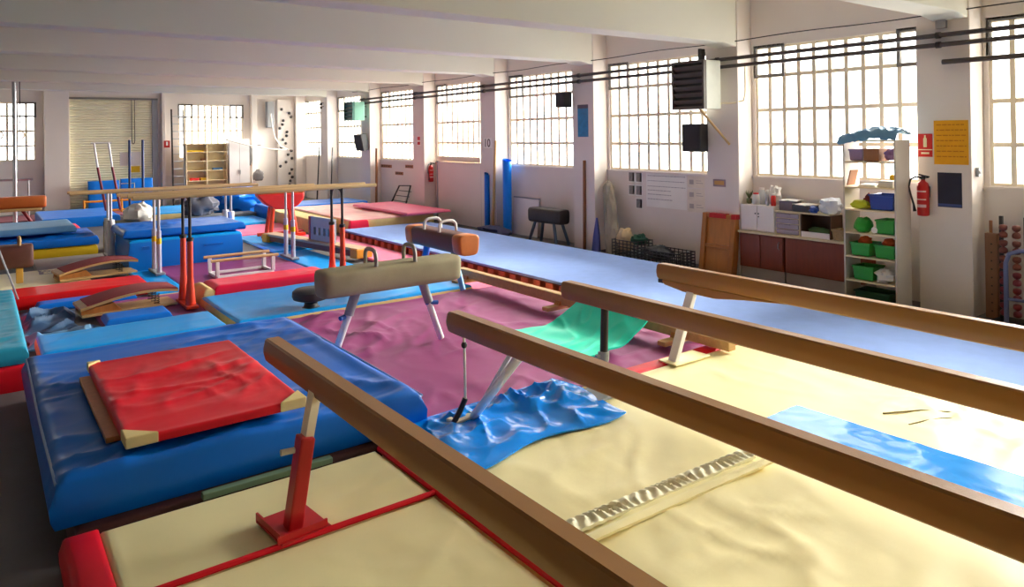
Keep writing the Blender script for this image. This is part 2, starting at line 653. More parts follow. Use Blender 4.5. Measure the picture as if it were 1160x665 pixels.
# cream landing mats under the balance beams
m1 = thing('landing_mat', 'narrow cream landing mat with red side, nearest to the big blue crash mat', 'mat', (1.4, 4.55, 0))
mat_thing('pad', '', (0.56, 2.33, 4.16, 4.98), 0, 0.2, cream_m, lc, parent=m1, step=0.04)
mat_thing('side_band', '', (0.38, 0.57, 4.15, 5.02), 0, 0.205, red_m, parent=m1, step=0.08)
m2 = thing('landing_mat', 'cream landing mat in the near left corner, edged with red piping', 'mat', (1.4, 2.4, 0))
mat_thing('pad', '', (0.56, 2.33, 0.6, 4.12), 0, 0.2, cream_m, folds(2.0, 0.012, 1.2, 0.9, 2.5, 0.8), parent=m2, step=0.04)
mat_thing('side_band', '', (0.36, 0.57, 0.6, 4.12), 0, 0.205, red_m, parent=m2, step=0.08)
bm = new()
tube(bm, [(0.56, 4.135, 0.2), (1.0, 4.13, 0.204), (1.8, 4.135, 0.202), (2.335, 4.135, 0.2)], 0.018, 8)
obj('piping', bm, red_m, m2, smooth=True, world=True, label='red piping along the seam')
m3 = thing('landing_mat', 'large cream landing mat spreading to the right under three balance beams', 'mat', (4.6, 2.6, 0))
mat_thing('pad', '', (2.39, 6.85, -0.6, 4.98), 0, 0.2, cream_m, folds(3.0, 0.022, 0.35, 0.75, 2.6, 0.5), parent=m3, step=0.045)
bm = new()
tube(bm, [(2.365, -0.6, 0.195), (2.37, 2.0, 0.198), (2.36, 4.98, 0.195)], 0.024, 8)
obj('piping', bm, red_m, m3, smooth=True, world=True, label='red piping along the left edge')
bm = new()
pad(bm, 4.75, 6.85, 4.985, 5.16, 0.0, 0.2, r=0.03, step=0.06, h=folds(8, 0.012, 0.2, 2))
obj('end_band', bm, red_m, m3, smooth=True, world=True, angle=1.2)
# gathered zip flap across the large cream mat
bm = new()
def flap(u, v):
    x = 2.62 + 1.75 * u
    y = 3.27 - 0.05 * u + 0.13 * (v - 0.5)
    z = 0.226 + 0.009 * math.sin(u * 170 + 3 * math.sin(v * 3 + u * 20)) * (0.3 + abs(math.sin(v * PI))) - 0.012 * abs(v - 0.5) * 2
    return (x, y, z)
sheet(bm, flap, 170, 6, 0.02)
obj('gathered_flap', bm, mat('pale_cream_tape', (252, 244, 206), 0.6), m3, smooth=True, world=True)
bm = new()
def flap2(u, v):
    return (2.62 + 1.75 * u, 3.10 - 0.05 * u + 0.07 * (v - 0.5), 0.222 + 0.01 * math.sin(v * PI) + 0.003 * noise.noise(Vector((u * 20, v, 0))))
sheet(bm, flap2, 60, 4, 0.015)
obj('seam_strip', bm, cream_m, m3, smooth=True, world=True)
olive_m = mat('olive_cord', (120, 104, 44), 0.8, var=0.1)
for pts in (((5.85, 3.0), (6.0, 2.92), (6.15, 2.84), (6.3, 2.66)), ((5.78, 2.76), (5.95, 2.72), (6.1, 2.66), (6.25, 2.54))):
    bm = new()
    tube(bm, [(x, y, 0.2) for x, y in pts], 0.007, 6)
    obj('cord', bm, olive_m, m3, smooth=True, world=True)

# glossy blue sheet lying on the cream mat
bm = new()
sheet(bm, lambda u, v: (4.72 + 0.72 * v + 0.03 * u, 3.52 - 2.0 * u, 0.212 + 0.004 * noise.noise(Vector((u * 7, v * 5, 1))) + 0.004 * ridge(u * 3, v, 0.4, 1.5, 2, 3)), 60, 24, 0.012)
tag(obj('gloss_sheet', bm, gloss_m, smooth=True), 'glossy light blue sheet lying on the cream mat, reflecting the windows', 'sheet')

# crumpled shiny blue cover beside the second beam's foot
bm = new()
def tarpf(u, v):
    x = 2.45 + 1.82 * u + 0.05 * math.sin(v * 5)
    y = 5.2 - 0.98 * v + 0.10 * u - 0.06 * math.sin(u * 9) * v
    w = 0.05 + folds(11, 0.065, 0.8, 1.25, 1.5, 0.4)(x * 1.5, y * 1.5) + 0.028 * noise.noise(Vector((x * 4.5, y * 4.5, 2.2))) + 0.03 * ridge(x, y, 1.9, 2.2, 1.3, 7.0)
    e = min(u, 1 - u, v, 1 - v)
    return (x, y, 0.222 + max(0, w) * min(1, e * 7))
sheet(bm, tarpf, 110, 70, 0.012)
tag(obj('blue_cover', bm, tarp_m, smooth=True), 'crumpled shiny blue vinyl cover between the plum and cream mats', 'cover')

# plum mat
m = mat_thing('plum_mat', 'large plum coloured mat with drag folds under the beige pommel horse', (2.9, 6.75, 5.22, 9.5), 0.0, 0.145, purple_m,
              folds(21, 0.05, 0.5, 0.7, 2.8, 0.15), step=0.045, side=cream_m)
# brown base under the blue crash mat
mat_thing('base_mat', 'dark brown base mat underneath the big blue crash mat', (0.45, 2.72, 5.12, 8.5), 0.0, 0.16, brown_m)
bm = new()
box(bm, 1.15, 2.02, 5.03, 5.09, 0.165, 0.205)
o = obj('wood_strip', bm, mat('grey_green_paint', (110, 136, 110), 0.6), bevel=0.005)
tag(o, 'thin grey-green wooden strip along the edge of the cream mat', 'strip')
# big blue crash mat
cm = thing('crash_mat', 'big thick royal blue crash mat carrying the red mat', 'mat', (1.6, 6.9, 0.16))
mat_thing('pad', '', (0.36, 2.84, 5.2, 8.45), 0.165, 0.46, blue_m, folds(31, 0.05, -0.1, 0.9, 2.6, 0.4), parent=cm, step=0.035, r=0.07, bulge=0.03)
bm = new()
tube(bm, [(2.845, 5.22, 0.41), (2.85, 6.5, 0.415), (2.845, 8.43, 0.41)], 0.012, 6)
obj('piping', bm, mat('pale_blue_piping', (150, 180, 220), 0.5), cm, smooth=True, world=True)
bm = new()
tube(bm, [(0.37, 5.25, 0.42), (0.36, 6.5, 0.422), (0.37, 8.43, 0.42)], 0.009, 6)
obj('piping', bm, mat('pale_blue_piping', (150, 180, 220), 0.5), cm, smooth=True, world=True)
bm = new()
box(bm, 0.68, 1.15, 5.62, 7.2, 0.462, 0.5)
tag(obj('board', bm, wood_or, bevel=0.004), 'thin plywood board sticking out from under the red mat', 'board')
# red mat with cream corner caps
rm = thing('red_mat', 'red mat with cream corner caps lying on the blue crash mat', 'mat', (1.35, 6.35, 0.5))
mat_thing('pad', '', (0.76, 1.94, 5.34, 7.38), 0.5, 0.565, red_m, folds(41, 0.022, 0.25, 1.2, 2.2, 0.3), parent=rm, step=0.03, r=0.025, bulge=0.0)
for cx, cyy, sx, sy in ((0.76, 5.34, 1, 1), (1.94, 5.34, -1, 1), (0.76, 7.38, 1, -1)):
    bm = new()
    L = 0.19 if cyy < 6 else 0.1
    e = 0.006
    prism(bm, [(cx - sx * e, cyy - sy * e), (cx + sx * L, cyy - sy * e), (cx - sx * e, cyy + sy * L)][:: 1 if sx * sy > 0 else -1], 'z', 0.497, 0.573)
    obj('corner_cap', bm, foam_m, rm, bevel=0.008, world=True)

# --- mats left of the aisle
mat_thing('sky_blue_mat', 'narrow sky blue mat with cream edge behind the big blue crash mat', (0.55, 2.47, 9.45, 10.4), 0.0, 0.2, cyan_m, lc, side=foam_m)
mat_thing('blue_mat', 'small blue mat in front of the nearer springboard', (1.34, 2.1, 10.85, 11.35), 0.055, 0.16, blue2_m, lc)
bm = new()
box(bm, 1.3, 2.5, 10.52, 10.72, 0.0, 0.12)
tag(obj('felt_strip', bm, grey_m, bevel=0.02), 'grey felt covered strip beside the narrow sky blue mat', 'strip')
mat_thing('wine_mat', 'flat wine red mat under the nearer springboard', (1.33, 2.62, 10.75, 12.65), 0.0, 0.05, purple_m, lc)
mat_thing('pale_blue_mat', 'pale blue mat in front of the long red mat', (0.7, 1.96, 12.72, 13.05), 0.0, 0.12, blue2_m, lc)
mat_thing('red_long_mat', 'long bright red mat in front of the farther springboard', (0.28, 2.2, 13.1, 13.95), 0.0, 0.2, redbright_m, lc)
mat_thing('cream_floor_mat', 'flat cream mat under the small brown leather horse', (-1.2, 1.6, 14.0, 16.6), 0.0, 0.05, cream_m, lc)
mat_thing('grey_floor_mat', 'flat grey mat in front of the stacked blue and yellow mats', (0.9, 2.5, 16.0, 18.2), 0.0, 0.05, mat('grey_vinyl', (150, 140, 136), 0.6), lc)
# stack at the left edge
mat_thing('red_block_mat', 'thick red mat at the bottom of the stack by the left edge', (-1.6, 0.4, 8.9, 12.6), 0.0, 0.25, red_m, lc)
mat_thing('teal_mat', 'teal blue mat with fine creases on top of the red block', (-1.6, 0.4, 8.95, 12.6), 0.255, 0.42, teal_m, folds(51, 0.02, 0.1, 1.6, 3.0, 0.3), step=0.04)
# crumpled dark sheets beside the stack
for nm, lab, m_, c, sx, sy, hh, sd in (
        ('dark_sheet', 'dark navy crumpled sheet beside the teal mat', navy_m, (0.77, 11.95), 0.31, 0.68, 0.18, 3),
        ('slate_sheet', 'slate blue crumpled sheet lying in front of the navy one', slate_m, (0.87, 10.82), 0.4, 0.38, 0.14, 8)):
    bm = new()
    def sf(u, v, c=c, sx=sx, sy=sy, hh=hh, sd=sd):
        x, y = c[0] + sx * (2 * u - 1) * (1 + 0.1 * math.sin(v * 7 + sd)), c[1] + sy * (2 * v - 1) * (1 + 0.08 * math.sin(u * 9 + sd))
        e = min(u, 1 - u, v, 1 - v)
        k = abs(noise.noise(Vector((x * 2.4, y * 2.0, sd)))) + 0.5 * ridge(x, y, 0.6, 1.8, 1.6, sd)
        return (x, y, 0.03 + hh * k * min(1, e * 5) + 0.0)
    sheet(bm, sf, 60, 60, 0.02)
    tag(obj(nm, bm, m_, smooth=True), lab, 'sheet')

# right of the aisle
mat_thing('sky_blue_mat', 'wide sky blue mat between the crimson mat and the plum mat', (2.62, 6.1, 9.55, 11.42), 0.0, 0.19, cyan_m, folds(61, 0.02, 0.3, 0.9, 2.2, 0.5), side=foam_m)
crm = thing('crimson_mat', 'raised crimson mat beside the feet of the red parallel bars', 'mat', (3.7, 11.8, 0))
mat_thing('pad', '', (2.82, 4.64, 11.48, 12.2), 0.0, 0.3, crimson_m, folds(71, 0.02, 0.6, 1.4, 2.0, 0.3), parent=crm, r=0.08, step=0.04)
mat_thing('end_cover', '', (2.66, 2.83, 11.48, 12.2), 0.0, 0.27, foam_m, parent=crm, r=0.08)
mat_thing('plum_floor_mat', 'flat plum mat under the little white parallettes', (2.72, 4.95, 12.3, 15.5), 0.0, 0.05, purple_m, folds(81, 0.012, 0.3, 1, 2))
mat_thing('sky_blue_strip', 'sky blue mat patch right of the white parallettes', (4.97, 5.75, 11.6, 15.6), 0.0, 0.06, cyan_m, lc)
mat_thing('sky_blue_patch', 'small sky blue patch by the left feet of the silver parallel bars', (2.2, 2.7, 12.75, 15.1), 0.0, 0.07, cyan_m, lc, side=foam_m)
mat_thing('pink_floor_mat', 'faded pink mat strip along the pale blue tumbling track', (6.25, 7.1, 9.7, 18.0), 0.0, 0.06, pink_m, lc)
mat_thing('sky_blue_runner', 'sky blue runner behind the sky blue and plum mats', (5.1, 6.2, 15.8, 18.8), 0.0, 0.06, cyan_m, lc)
mat_thing('rose_mat', 'rose mat under the red vaulting buck', (4.7, 6.9, 19.0, 21.0), 0.0, 0.06, pink_m, lc)
mat_thing('sky_blue_far_mat', 'sky blue mat behind the red vaulting buck', (5.0, 6.85, 21.2, 23.2), 0.0, 0.1, cyan_m, lc)
# blue block and folded mat between the far parallel bars
bs = thing('blue_block', 'large blue foam block under a folded blue mat', 'foam block', (3.3, 16.3, 0))
mat_thing('pad', '', (2.28, 4.32, 15.45, 17.1), 0.0, 0.6, cyan_m, folds(91, 0.02, 0.8, 1.5, 2), parent=bs, r=0.06, step=0.06, side=blue2_m)
bm = new()
box(bm, 2.5, 2.62, 15.425, 15.45, 0.4, 0.46)
box(bm, 3.6, 3.95, 15.42, 15.45, 0.36, 0.4)
obj('handle', bm, blue_m, bs, world=True)
mat_thing('folded_mat', 'blue padded mat lying on top of the large blue foam block', (2.2, 4.4, 15.5, 17.2), 0.625, 0.78, blue_m, folds(95, 0.035, 0.1, 1.2, 2.4, 0.6), r=0.06)
# far left stack
mat_thing('yellow_base_mat', 'yellow sided mat at the bottom of the far left stack', (-0.8, 2.1, 18.4, 20.2), 0.0, 0.22, yellow_m, lc)
mat_thing('blue_cover_mat', 'blue mat with dangling flaps on the yellow sided mat', (-0.8, 2.12, 18.38, 20.3), 0.225, 0.42, blue_m, folds(101, 0.05, 0.2, 1.3, 2, 0.5), r=0.06)
mat_thing('pale_top_mat', 'pale blue mat on top of the far left stack', (-0.8, 1.75, 18.9, 20.6), 0.47, 0.62, slate_m, lc, r=0.05)
mat_thing('pink_landing_mat', 'pinkish red mat under the far vaulting horse', (0.2, 2.2, 22.0, 23.8), 0.0, 0.2, crimson_m, folds(105, 0.05, 0.4, 1, 2))
mat_thing('blue_far_mat', 'blue mat on the floor in front of the beige roller shutter', (1.45, 3.35, 24.3, 27.2), 0.0, 0.3, blue2_m, lc)
mat_thing('sky_blue_shutter_mat', 'sky blue mat right of the blue posts by the roller shutter', (4.05, 5.6, 24.4, 26.9), 0.0, 0.25, cyan_m, lc, side=foam_m)
bm = new()
box(bm, -1.5, 8.2, 27.25, 29.25, 0, 0.03)
tag(obj('maroon_carpet', bm, maroon_m), 'maroon carpet in front of the roller shutter wall', 'carpet')

# --- tumbling track with foam blocks along its side
tr = thing('tumbling_track', 'long pale blue carpeted tumbling track along the window wall', 'tumbling track', (8.4, 9.0, 0))
bm = new()
box(bm, 7.2, 9.62, 0.8, 17.2, 0.155, 0.2)
obj('carpet_deck', bm, track_m, tr, bevel=0.012, world=True)
bm = new()
box(bm, 7.24, 9.58, 0.85, 17.15, 0.13, 0.154)
obj('underlay', bm, maroon_m, tr, world=True)
bm = new()
box(bm, 7.6, 9.5, 1.0, 17.0, 0.0, 0.02)
obj('base_sheet', bm, brown_m, tr, world=True)
bm = new()
box(bm, -0.09, 0.09, -0.09, 0.09, 0.0, 0.13)
bmesh.ops.recalc_face_normals(bm, faces=bm.faces[:])
bme = bpy.data.meshes.new('support_block')
bm.to_mesh(bme)
bm.free()
bme.materials.append(block_m)
for row in (7.3, 7.9):
    for k in range(49):
        o = bpy.data.objects.new('support_block', bme)
        COL.objects.link(o)
        o.parent = tr
        o.location = (row - 8.4, 1.1 + 0.33 * k - 9.0, 0)
# pink/cream landing mats at the far end of the track
pl = thing('pink_crash_mat', 'mottled pink and cream crash mat at the far end of the tumbling track', 'mat', (8.6, 19.5, 0))
mat_thing('pad', '', (7.5, 9.9, 17.4, 21.9), 0.0, 0.4, mat('mottled_pink_cream', (232, 214, 190), 0.5, var2=(216, 96, 128), scale=1.1), folds(111, 0.03, 0.4, 1, 2), parent=pl, side=foam_m)  # cream and pink blended at random by noise
mat_thing('red_end', '', (7.48, 7.95, 17.3, 17.42), 0.0, 0.38, crimson_m, parent=pl)
mat_thing('pink_top_mat', 'faded rose mat lying on the crash mat nearest to the wall', (8.9, 10.2, 17.0, 20.4), 0.43, 0.5, pink_m, lc)
mat_thing('blue_edge_mat', 'thin bright blue mat behind the pink crash mat', (7.0, 10.1, 22.0, 23.6), 0.0, 0.42, blue2_m, lc)
mat_thing('tan_crash_mat', 'tan sided mat left of the pink crash mat', (6.9, 7.46, 18.1, 22.0), 0.0, 0.36, foam_m, lc)

# sea green sheet curling up against the low beam
bm = new()
def gsh(u, v):
    x = 5.0 + 1.12 * u - 0.08 * v
    y = 5.62 + 1.25 * v + 0.12 * u * (1 - v)
    z = 0.215 + 0.36 * max(0, u - 0.45) ** 1.5 * 1.9 + 0.02 * noise.noise(Vector((x * 3, y * 3, 4))) + 0.012 * ridge(x, y, 0.7, 1.6, 2, 5)
    return (x, y, z)
sheet(bm, gsh, 50, 50, 0.02)
tag(obj('green_mat', bm, green_m, smooth=True), 'sea green flexible mat curling up against the low wooden beam', 'mat')

# ================================================================= apparatus
# --- balance beams, all along the hall
def balance_beam(x, yend, zt, label, legs, nose):
    t = thing('balance_beam', label, 'balance beam', (x, yend - 2.5, 0), group='balance beams')
    L = 5.0
    hw, hm, hh = 0.052, 0.066, 0.165
    sec = [(-hw + 0.012, 0), (hw - 0.012, 0), (hw, -0.012), (hm, -0.07), (hm, -0.10), (hw, -hh + 0.012), (hw - 0.012, -hh), (-hw + 0.012, -hh), (-hw, -hh + 0.012), (-hm, -0.10), (-hm, -0.07), (-hw, -0.012)]
    rings = []
    for y, k in ((2.5, 0.86), (2.485, 0.96), (2.46, 1.0), (0.0, 1.0), (-2.46, 1.0), (-2.5, 0.9)):
        rings.append([(u * k, y, zt - hh / 2 + (v + hh / 2) * k) for u, v in sec])
    bm = new()
    loft(bm, rings)
    b = obj('beam_body', bm, wood_beam, t, smooth=True, angle=0.4)
    if nose:
        bm = new()
        prism(bm, [(2.46, zt - hh - 0.0), (2.4, zt - hh - 0.05), (2.15, zt - hh - 0.085), (1.75, zt - hh - 0.09), (1.4, zt - hh - 0.045), (0.9, zt - hh + 0.002)], 'x', -0.045, 0.045)
        obj('keel', bm, wood_beam, t, bevel=0.01)
        bm = new()
        box(bm, -0.045, 0.045, 2.42, 2.49, zt - hh - 0.04, zt - hh)
        obj('end_stop', bm, black_m, t, bevel=0.006)
    legs(t, zt - hh)
    return t


def legs_red(t, zb):
    for s, y in ((1, 1.6), (-1, -1.7)):
        bm = new()
        obox(bm, (-0.065, y - 0.01, 0.82), (0.05, 0.085, 0.34), (0, 0.2, 0))
        obj('leg', bm, frame_m, t)
        bm = new()
        obox(bm, (-0.145, y - 0.03, 0.46), (0.085, 0.11, 0.54), (0, 0.16, 0))
        sl = obj('leg_sleeve', bm, redmet_m, t, bevel=0.01)
        bm = new()
        tube(bm, [(-0.17, y - 0.03, 0.66), (-0.25, y - 0.03, 0.665)], 0.018, 10)
        obj('clamp_knob', bm, cloth_w, sl, smooth=True)
        bm = new()
        obox(bm, (-0.17, y, 0.216), (0.3, 0.36, 0.012), (0, 0, 0.1))
        obox(bm, (-0.17, y - 0.16, 0.235), (0.3, 0.012, 0.05), (0, 0, 0.1))
        obox(bm, (-0.31, y, 0.235), (0.012, 0.36, 0.05), (0, 0, 0.1))
        obj('foot_plate', bm, redmet_m, t)


def legs_steel(t, zb):
    for y, s in ((1.6, 1), (-1.7, -1)):
        bm = new()
        tube(bm, [(0, y + 0.0, zb), (0.13, y + 0.8 * s, 0.25)], 0.034, 10)
        tube(bm, [(0, y + 0.1 * s, zb), (0.2, y + 0.86 * s, 0.25)], 0.02, 8)
        obj('leg', bm, white_metal, t, smooth=True)
        bm = new()
        tube(bm, [(-0.005, y + 0.72 * s, zb), (0.0, y + 0.72 * s, 0.78), (0.04, y + 0.78 * s, 0.42)], 0.011, 8)
        br = obj('brace_rod', bm, cloth_w, t, smooth=True)
        bm = new()
        lathe(bm, [(0.008, 0), (0.02, 0.01), (0.024, 0.03), (0.015, 0.05)], (-0.003, y + 0.72 * s, zb - 0.1), 10)
        obj('turnbuckle', bm, black_m, br, smooth=True)
        bm = new()
        tube(bm, [(0.04, y + 0.78 * s, 0.42), (0.0, y + 0.8 * s, 0.32), (-0.06, y + 0.8 * s, 0.24)], 0.022, 8)
        obj('jack', bm, dark_metal, t, smooth=True)
        bm = new()
        obox(bm, (0.06, y + 0.86 * s, 0.232), (0.24, 0.13, 0.04), (0, 0, 0.2))
        obj('foot_plate', bm, frame_m, t, bevel=0.01)


def legs_post(t, zb):
    for y in (1.95, -1.7):
        bm = new()
        tube(bm, [(0.0, y, zb), (-0.05, y - 0.03, 0.5)], 0.036, 12)
        p = obj('leg', bm, dark_metal, t, smooth=True)
        bm = new()
        tube(bm, [(-0.047, y - 0.028, 0.56), (-0.056, y - 0.034, 0.49)], 0.052, 12)
        obox(bm, (-0.1, y - 0.03, 0.53), (0.08, 0.03, 0.03))
        obj('collar', bm, grey_m, p, smooth=True)
        bm = new()
        tube(bm, [(-0.05, y - 0.03, 0.5), (-0.08, y - 0.05, 0.21)], 0.045, 12)
        obj('leg_sleeve', bm, grey_m, t, smooth=True)
        bm = new()
        obox(bm, (-0.08, y - 0.05, 0.215), (0.4, 0.3, 0.02))
        obj('foot_plate', bm, grey_m, t, bevel=0.005)


def legs_white(t, zb):
    for y in (2.05, -1.9):
        bm = new()
        obox(bm, (-0.16, y, (zb + 0.19) / 2 - 0.03), (0.06, 0.1, zb - 0.19), (0, 0.42, 0))
        obj('leg', bm, white_metal, t, bevel=0.008)
        bm = new()
        box(bm, -0.4, 0.12, y - 0.12, y + 0.12, 0.2, 0.215)
        obj('foot_plate', bm, cream_m, t, bevel=0.004)


balance_beam(1.65, 5.20, 1.1, 'tan balance beam nearest the viewer, standing on red steel feet', legs_red, False)
balance_beam(3.03, 5.04, 1.1, 'tan balance beam with slanting white legs beside the crumpled blue cover', legs_steel, False)
balance_beam(4.48, 5.36, 1.1, 'tan balance beam on a dark post above the sea green mat', legs_post, False)
balance_beam(5.86, 5.42, 1.1, 'tan balance beam with curved keel and white legs nearest the tumbling track', legs_white, True)

# --- low floor beam
t = thing('low_beam', 'long low wooden floor beam lying between plum mat and tumbling track', 'low beam', (6.26, 7.46, 0))
bm = new()
box(bm, -0.06, 0.06, -2.67, 2.67, 0.215, 0.355)
obj('beam_body', bm, wood_m, t, bevel=0.012)
for y in (-1.95, 0.1, 2.4):
    bm = new()
    box(bm, -0.3, 0.3, y - 0.06, y + 0.06, 0.16, 0.215)
    obj('foot', bm, wood_m, t, bevel=0.012)
    bm = new()
    prism(bm, [(-0.1, 0.215), (0.1, 0.215), (0.075, 0.27), (-0.075, 0.27)], 'y', y - 0.05, y + 0.05)
    obj('saddle', bm, wood_or, t)


# --- pommel horses
def horse_body(bm, L, w, h, zt, taper=0.84):
    rings = []
    n = 24
    for x, k in ((-0.5, 0.72), (-0.492, 0.86), (-0.475, 0.94), (-0.44, 0.985), (-0.2, 1.0), (0, 1.0), (0.2, 1.0), (0.44, 0.985), (0.475, 0.94), (0.492, 0.86), (0.5, 0.72)):
        ring = []
        for i in range(n):
            a = 2 * PI * i / n
            c, s = math.cos(a), math.sin(a)
            e = 0.45
            u = math.copysign(abs(c) ** e, c) * w / 2
            v = math.copysign(abs(s) ** e, s) * h / 2
            u *= 1 - (1 - taper) * (0.5 - v / h)
            ring.append((x * L, u * k, zt - h / 2 + v * (0.5 + 0.5 * k)))
        rings.append(ring)
    loft(bm, rings)


def pommel(bm, x, zt, w=0.26, h=0.12, r=0.018):
    pts = []
    for k in range(13):
        a = PI * k / 12
        c, s = math.cos(a), math.sin(a)
        pts.append((x, math.copysign(abs(c) ** 0.55, c) * w / 2, zt - 0.01 + h * abs(s) ** 0.55))
    tube(bm, pts, r, 8)


t = thing('pommel_horse', 'beige suede pommel horse with grey handles standing on the plum mat', 'pommel horse', (3.58, 7.22, 0), 0.0, 'pommel horses')
bm = new()
horse_body(bm, 1.62, 0.36, 0.29, 1.14)
obj('body', bm, suede_m, t, smooth=True, angle=1.3)
handle_m = mat('grey_beige_plastic', (150, 142, 128), 0.45, var=0.06)
for x in (-0.24, 0.22):
    bm = new()
    pommel(bm, x, 1.14, 0.27, 0.17, 0.023)
    obj('handle', bm, handle_m, t, smooth=True)
for x0, x1 in ((-0.38, -0.62), (0.4, 0.68)):
    bm = new()
    tube(bm, [(x0, 0.05, 0.87), (x0 + (x1 - x0) * 0.35, 0.07, 0.62)], 0.05, 14)
    sl = obj('leg_sleeve', bm, grey_m, t, smooth=True)
    bm = new()
    tube(bm, [(x0 + (x1 - x0) * 0.25, 0.07, 0.68), (x1, 0.12, 0.165)], 0.038, 14)
    obj('leg', bm, white_metal, t, smooth=True)
    bm = new()
    xm = x0 + (x1 - x0) * 0.36
    tube(bm, [(xm - 0.04, 0.07, 0.61), (xm - 0.1 if x0 < 0 else xm + 0.1, 0.05, 0.6)], 0.025, 10)
    obj('clamp_knob', bm, bluemet_m, sl, smooth=True)

t = thing('pommel_horse', 'dark brown pommel horse with tan ends and white handles on blue legs', 'pommel horse', (5.78, 9.95, 0), -PI / 2 - 0.02, 'pommel horses')
bm = new()
horse_body(bm, 1.75, 0.36, 0.3, 1.03)
obj('body', bm, leath_br, t, smooth=True, angle=1.3)
for s in (-1, 1):
    bm = new()
    horse_body(bm, 0.24, 0.368, 0.308, 1.034)
    bmesh.ops.translate(bm, vec=(s * 0.765, 0, 0), verts=bm.verts[:])
    obj('end_cap', bm, leath_or, t, smooth=True, angle=1.3)
for x in (-0.24, 0.24):
    bm = new()
    pommel(bm, x, 1.03, 0.3, 0.165, 0.022)
    obj('handle', bm, cloth_w, t, smooth=True)
for s, x in ((-1, -0.42), (1, 0.42)):
    bm = new()
    tube(bm, [(x, 0, 0.76), (x + 0.1 * s, 0, 0.5)], 0.055, 12)
    obj('leg_sleeve', bm, black_m if s > 0 else bluemet_m, t, smooth=True)
    bm = new()
    tube(bm, [(x + 0.08 * s, 0, 0.55), (x + 0.26 * s, 0, 0.19)], 0.042, 12)
    obj('leg', bm, mat('light_blue_enamel', (90, 150, 210), 0.4), t, smooth=True)

# mushroom trainer beside the beige horse
t = thing('mushroom_trainer', 'dark low mushroom trainer partly hidden behind the beige pommel horse', 'mushroom trainer', (3.63, 9.75, 0.02))
bm = new()
lathe(bm, [(0.02, 0.26), (0.18, 0.26), (0.235, 0.28), (0.25, 0.32), (0.245, 0.38), (0.21, 0.41), (0.02, 0.42)], (0, 0, 0), 28)
obj('disc', bm, mat('charcoal_leather', (58, 56, 56), 0.5), t, smooth=True)
bm = new()
lathe(bm, [(0.14, 0.15), (0.1, 0.17), (0.085, 0.22), (0.13, 0.262)], (0, 0, 0), 16)
obj('stem', bm, black_m, t, smooth=True)


# --- parallel bars
def parallel_bars(x0, x1, y, w, zr, label, kind, over):
    t = thing('parallel_bars', label, 'parallel bars', ((x0 + x1) / 2, y, 0), group='parallel bars')
    xa, xb = x0 - (x0 + x1) / 2, x1 - (x0 + x1) / 2
    for s in (-1, 1):
        bm = new()
        n = 14
        rings = []
        for xx in (xa - over[0], xb + over[1]):
            rings.append([(xx, s * w / 2 + 0.026 * math.cos(2 * PI * k / n), zr + 0.032 * math.sin(2 * PI * k / n)) for k in range(n)])
        loft(bm, rings)
        obj('rail', bm, wood_x, t, smooth=True, angle=1.2)
        for xx in (xa, xb):
            bm = new()
            if kind == 'red':
                tube(bm, [(xx, s * w / 2, zr - 0.02), (xx, s * w / 2, 1.0)], 0.022, 10)
                up_ = obj('upright_tube', bm, dark_metal, t, smooth=True)
                bm = new()
                tube(bm, [(xx, s * w / 2, 1.05), (xx, s * w / 2, 1.0), (xx, s * w / 2, 0.5), (xx, s * w / 2, 0.36), (xx, s * w / 2, 0.1 if xx < 0 else 0.2)], 0.04, 12, rr=[0.034, 0.04, 0.043, 0.055, 0.075])
                obj('post', bm, redpost_m, t, smooth=True)
                bm = new()
                lathe(bm, [(0.03, 0), (0.05, 0.01), (0.05, 0.05), (0.03, 0.06)], (xx, s * w / 2, 1.02), 12)
                obj('collar', bm, dark_metal, up_, smooth=True)
            else:
                tube(bm, [(xx, s * w / 2, zr - 0.02), (xx, s * w / 2, 0.75)], 0.025, 10)
                up_ = obj('upright_tube', bm, silver_m, t, smooth=True)
                bm = new()
                tube(bm, [(xx, s * w / 2, 0.85), (xx, s * w / 2, 0.05)], 0.042 if kind == 'silver' else 0.07, 12)
                po = obj('post', bm, mat('lilac_grey_steel', (188, 186, 204), 0.35, 0.4) if kind == 'silver' else white_metal, t, smooth=True)
                if kind == 'silver':
                    bm = new()
                    tube(bm, [(xx, s * w / 2, 0.72), (xx, s * w / 2, 0.62)], 0.045, 12)
                    obj('yellow_band', bm, yellow_m, po, smooth=True)
    for xx in (xa, xb):
        if kind == 'red':
            bm = new()
            pts = [(xx, -w / 2, zr - 0.16)] + [(xx, -w / 2 * math.cos(PI * k / 10), zr - 0.16 + 0.14 * math.sin(PI * k / 10) ** 0.6) for k in range(1, 10)] + [(xx, w / 2, zr - 0.16)]
            tube(bm, pts, 0.022, 8)
            obj('yoke', bm, dark_metal, t, smooth=True)
        if kind != 'red' or xx < 0:
            bm = new()
            box(bm, xx - 0.08, xx + 0.08, -w / 2 - 0.14, w / 2 + 0.14, 0.075, 0.115)
            obj('base_rail', bm, redpost_m if kind == 'red' else grey_m, t, bevel=0.01)
    return t


parallel_bars(2.44, 4.74, 11.52, 0.44, 1.68, 'parallel bars on orange red posts, nearest of the three sets', 'red', (0.72, 0.6))
parallel_bars(2.6, 5.02, 14.64, 0.42, 1.5, 'parallel bars on slim silver posts with yellow bands, in the middle', 'silver', (0.6, 0.6))
parallel_bars(2.2, 4.56, 17.35, 0.44, 1.42, 'parallel bars on thick white posts, farthest of the three sets', 'white', (0.72, 0.6))

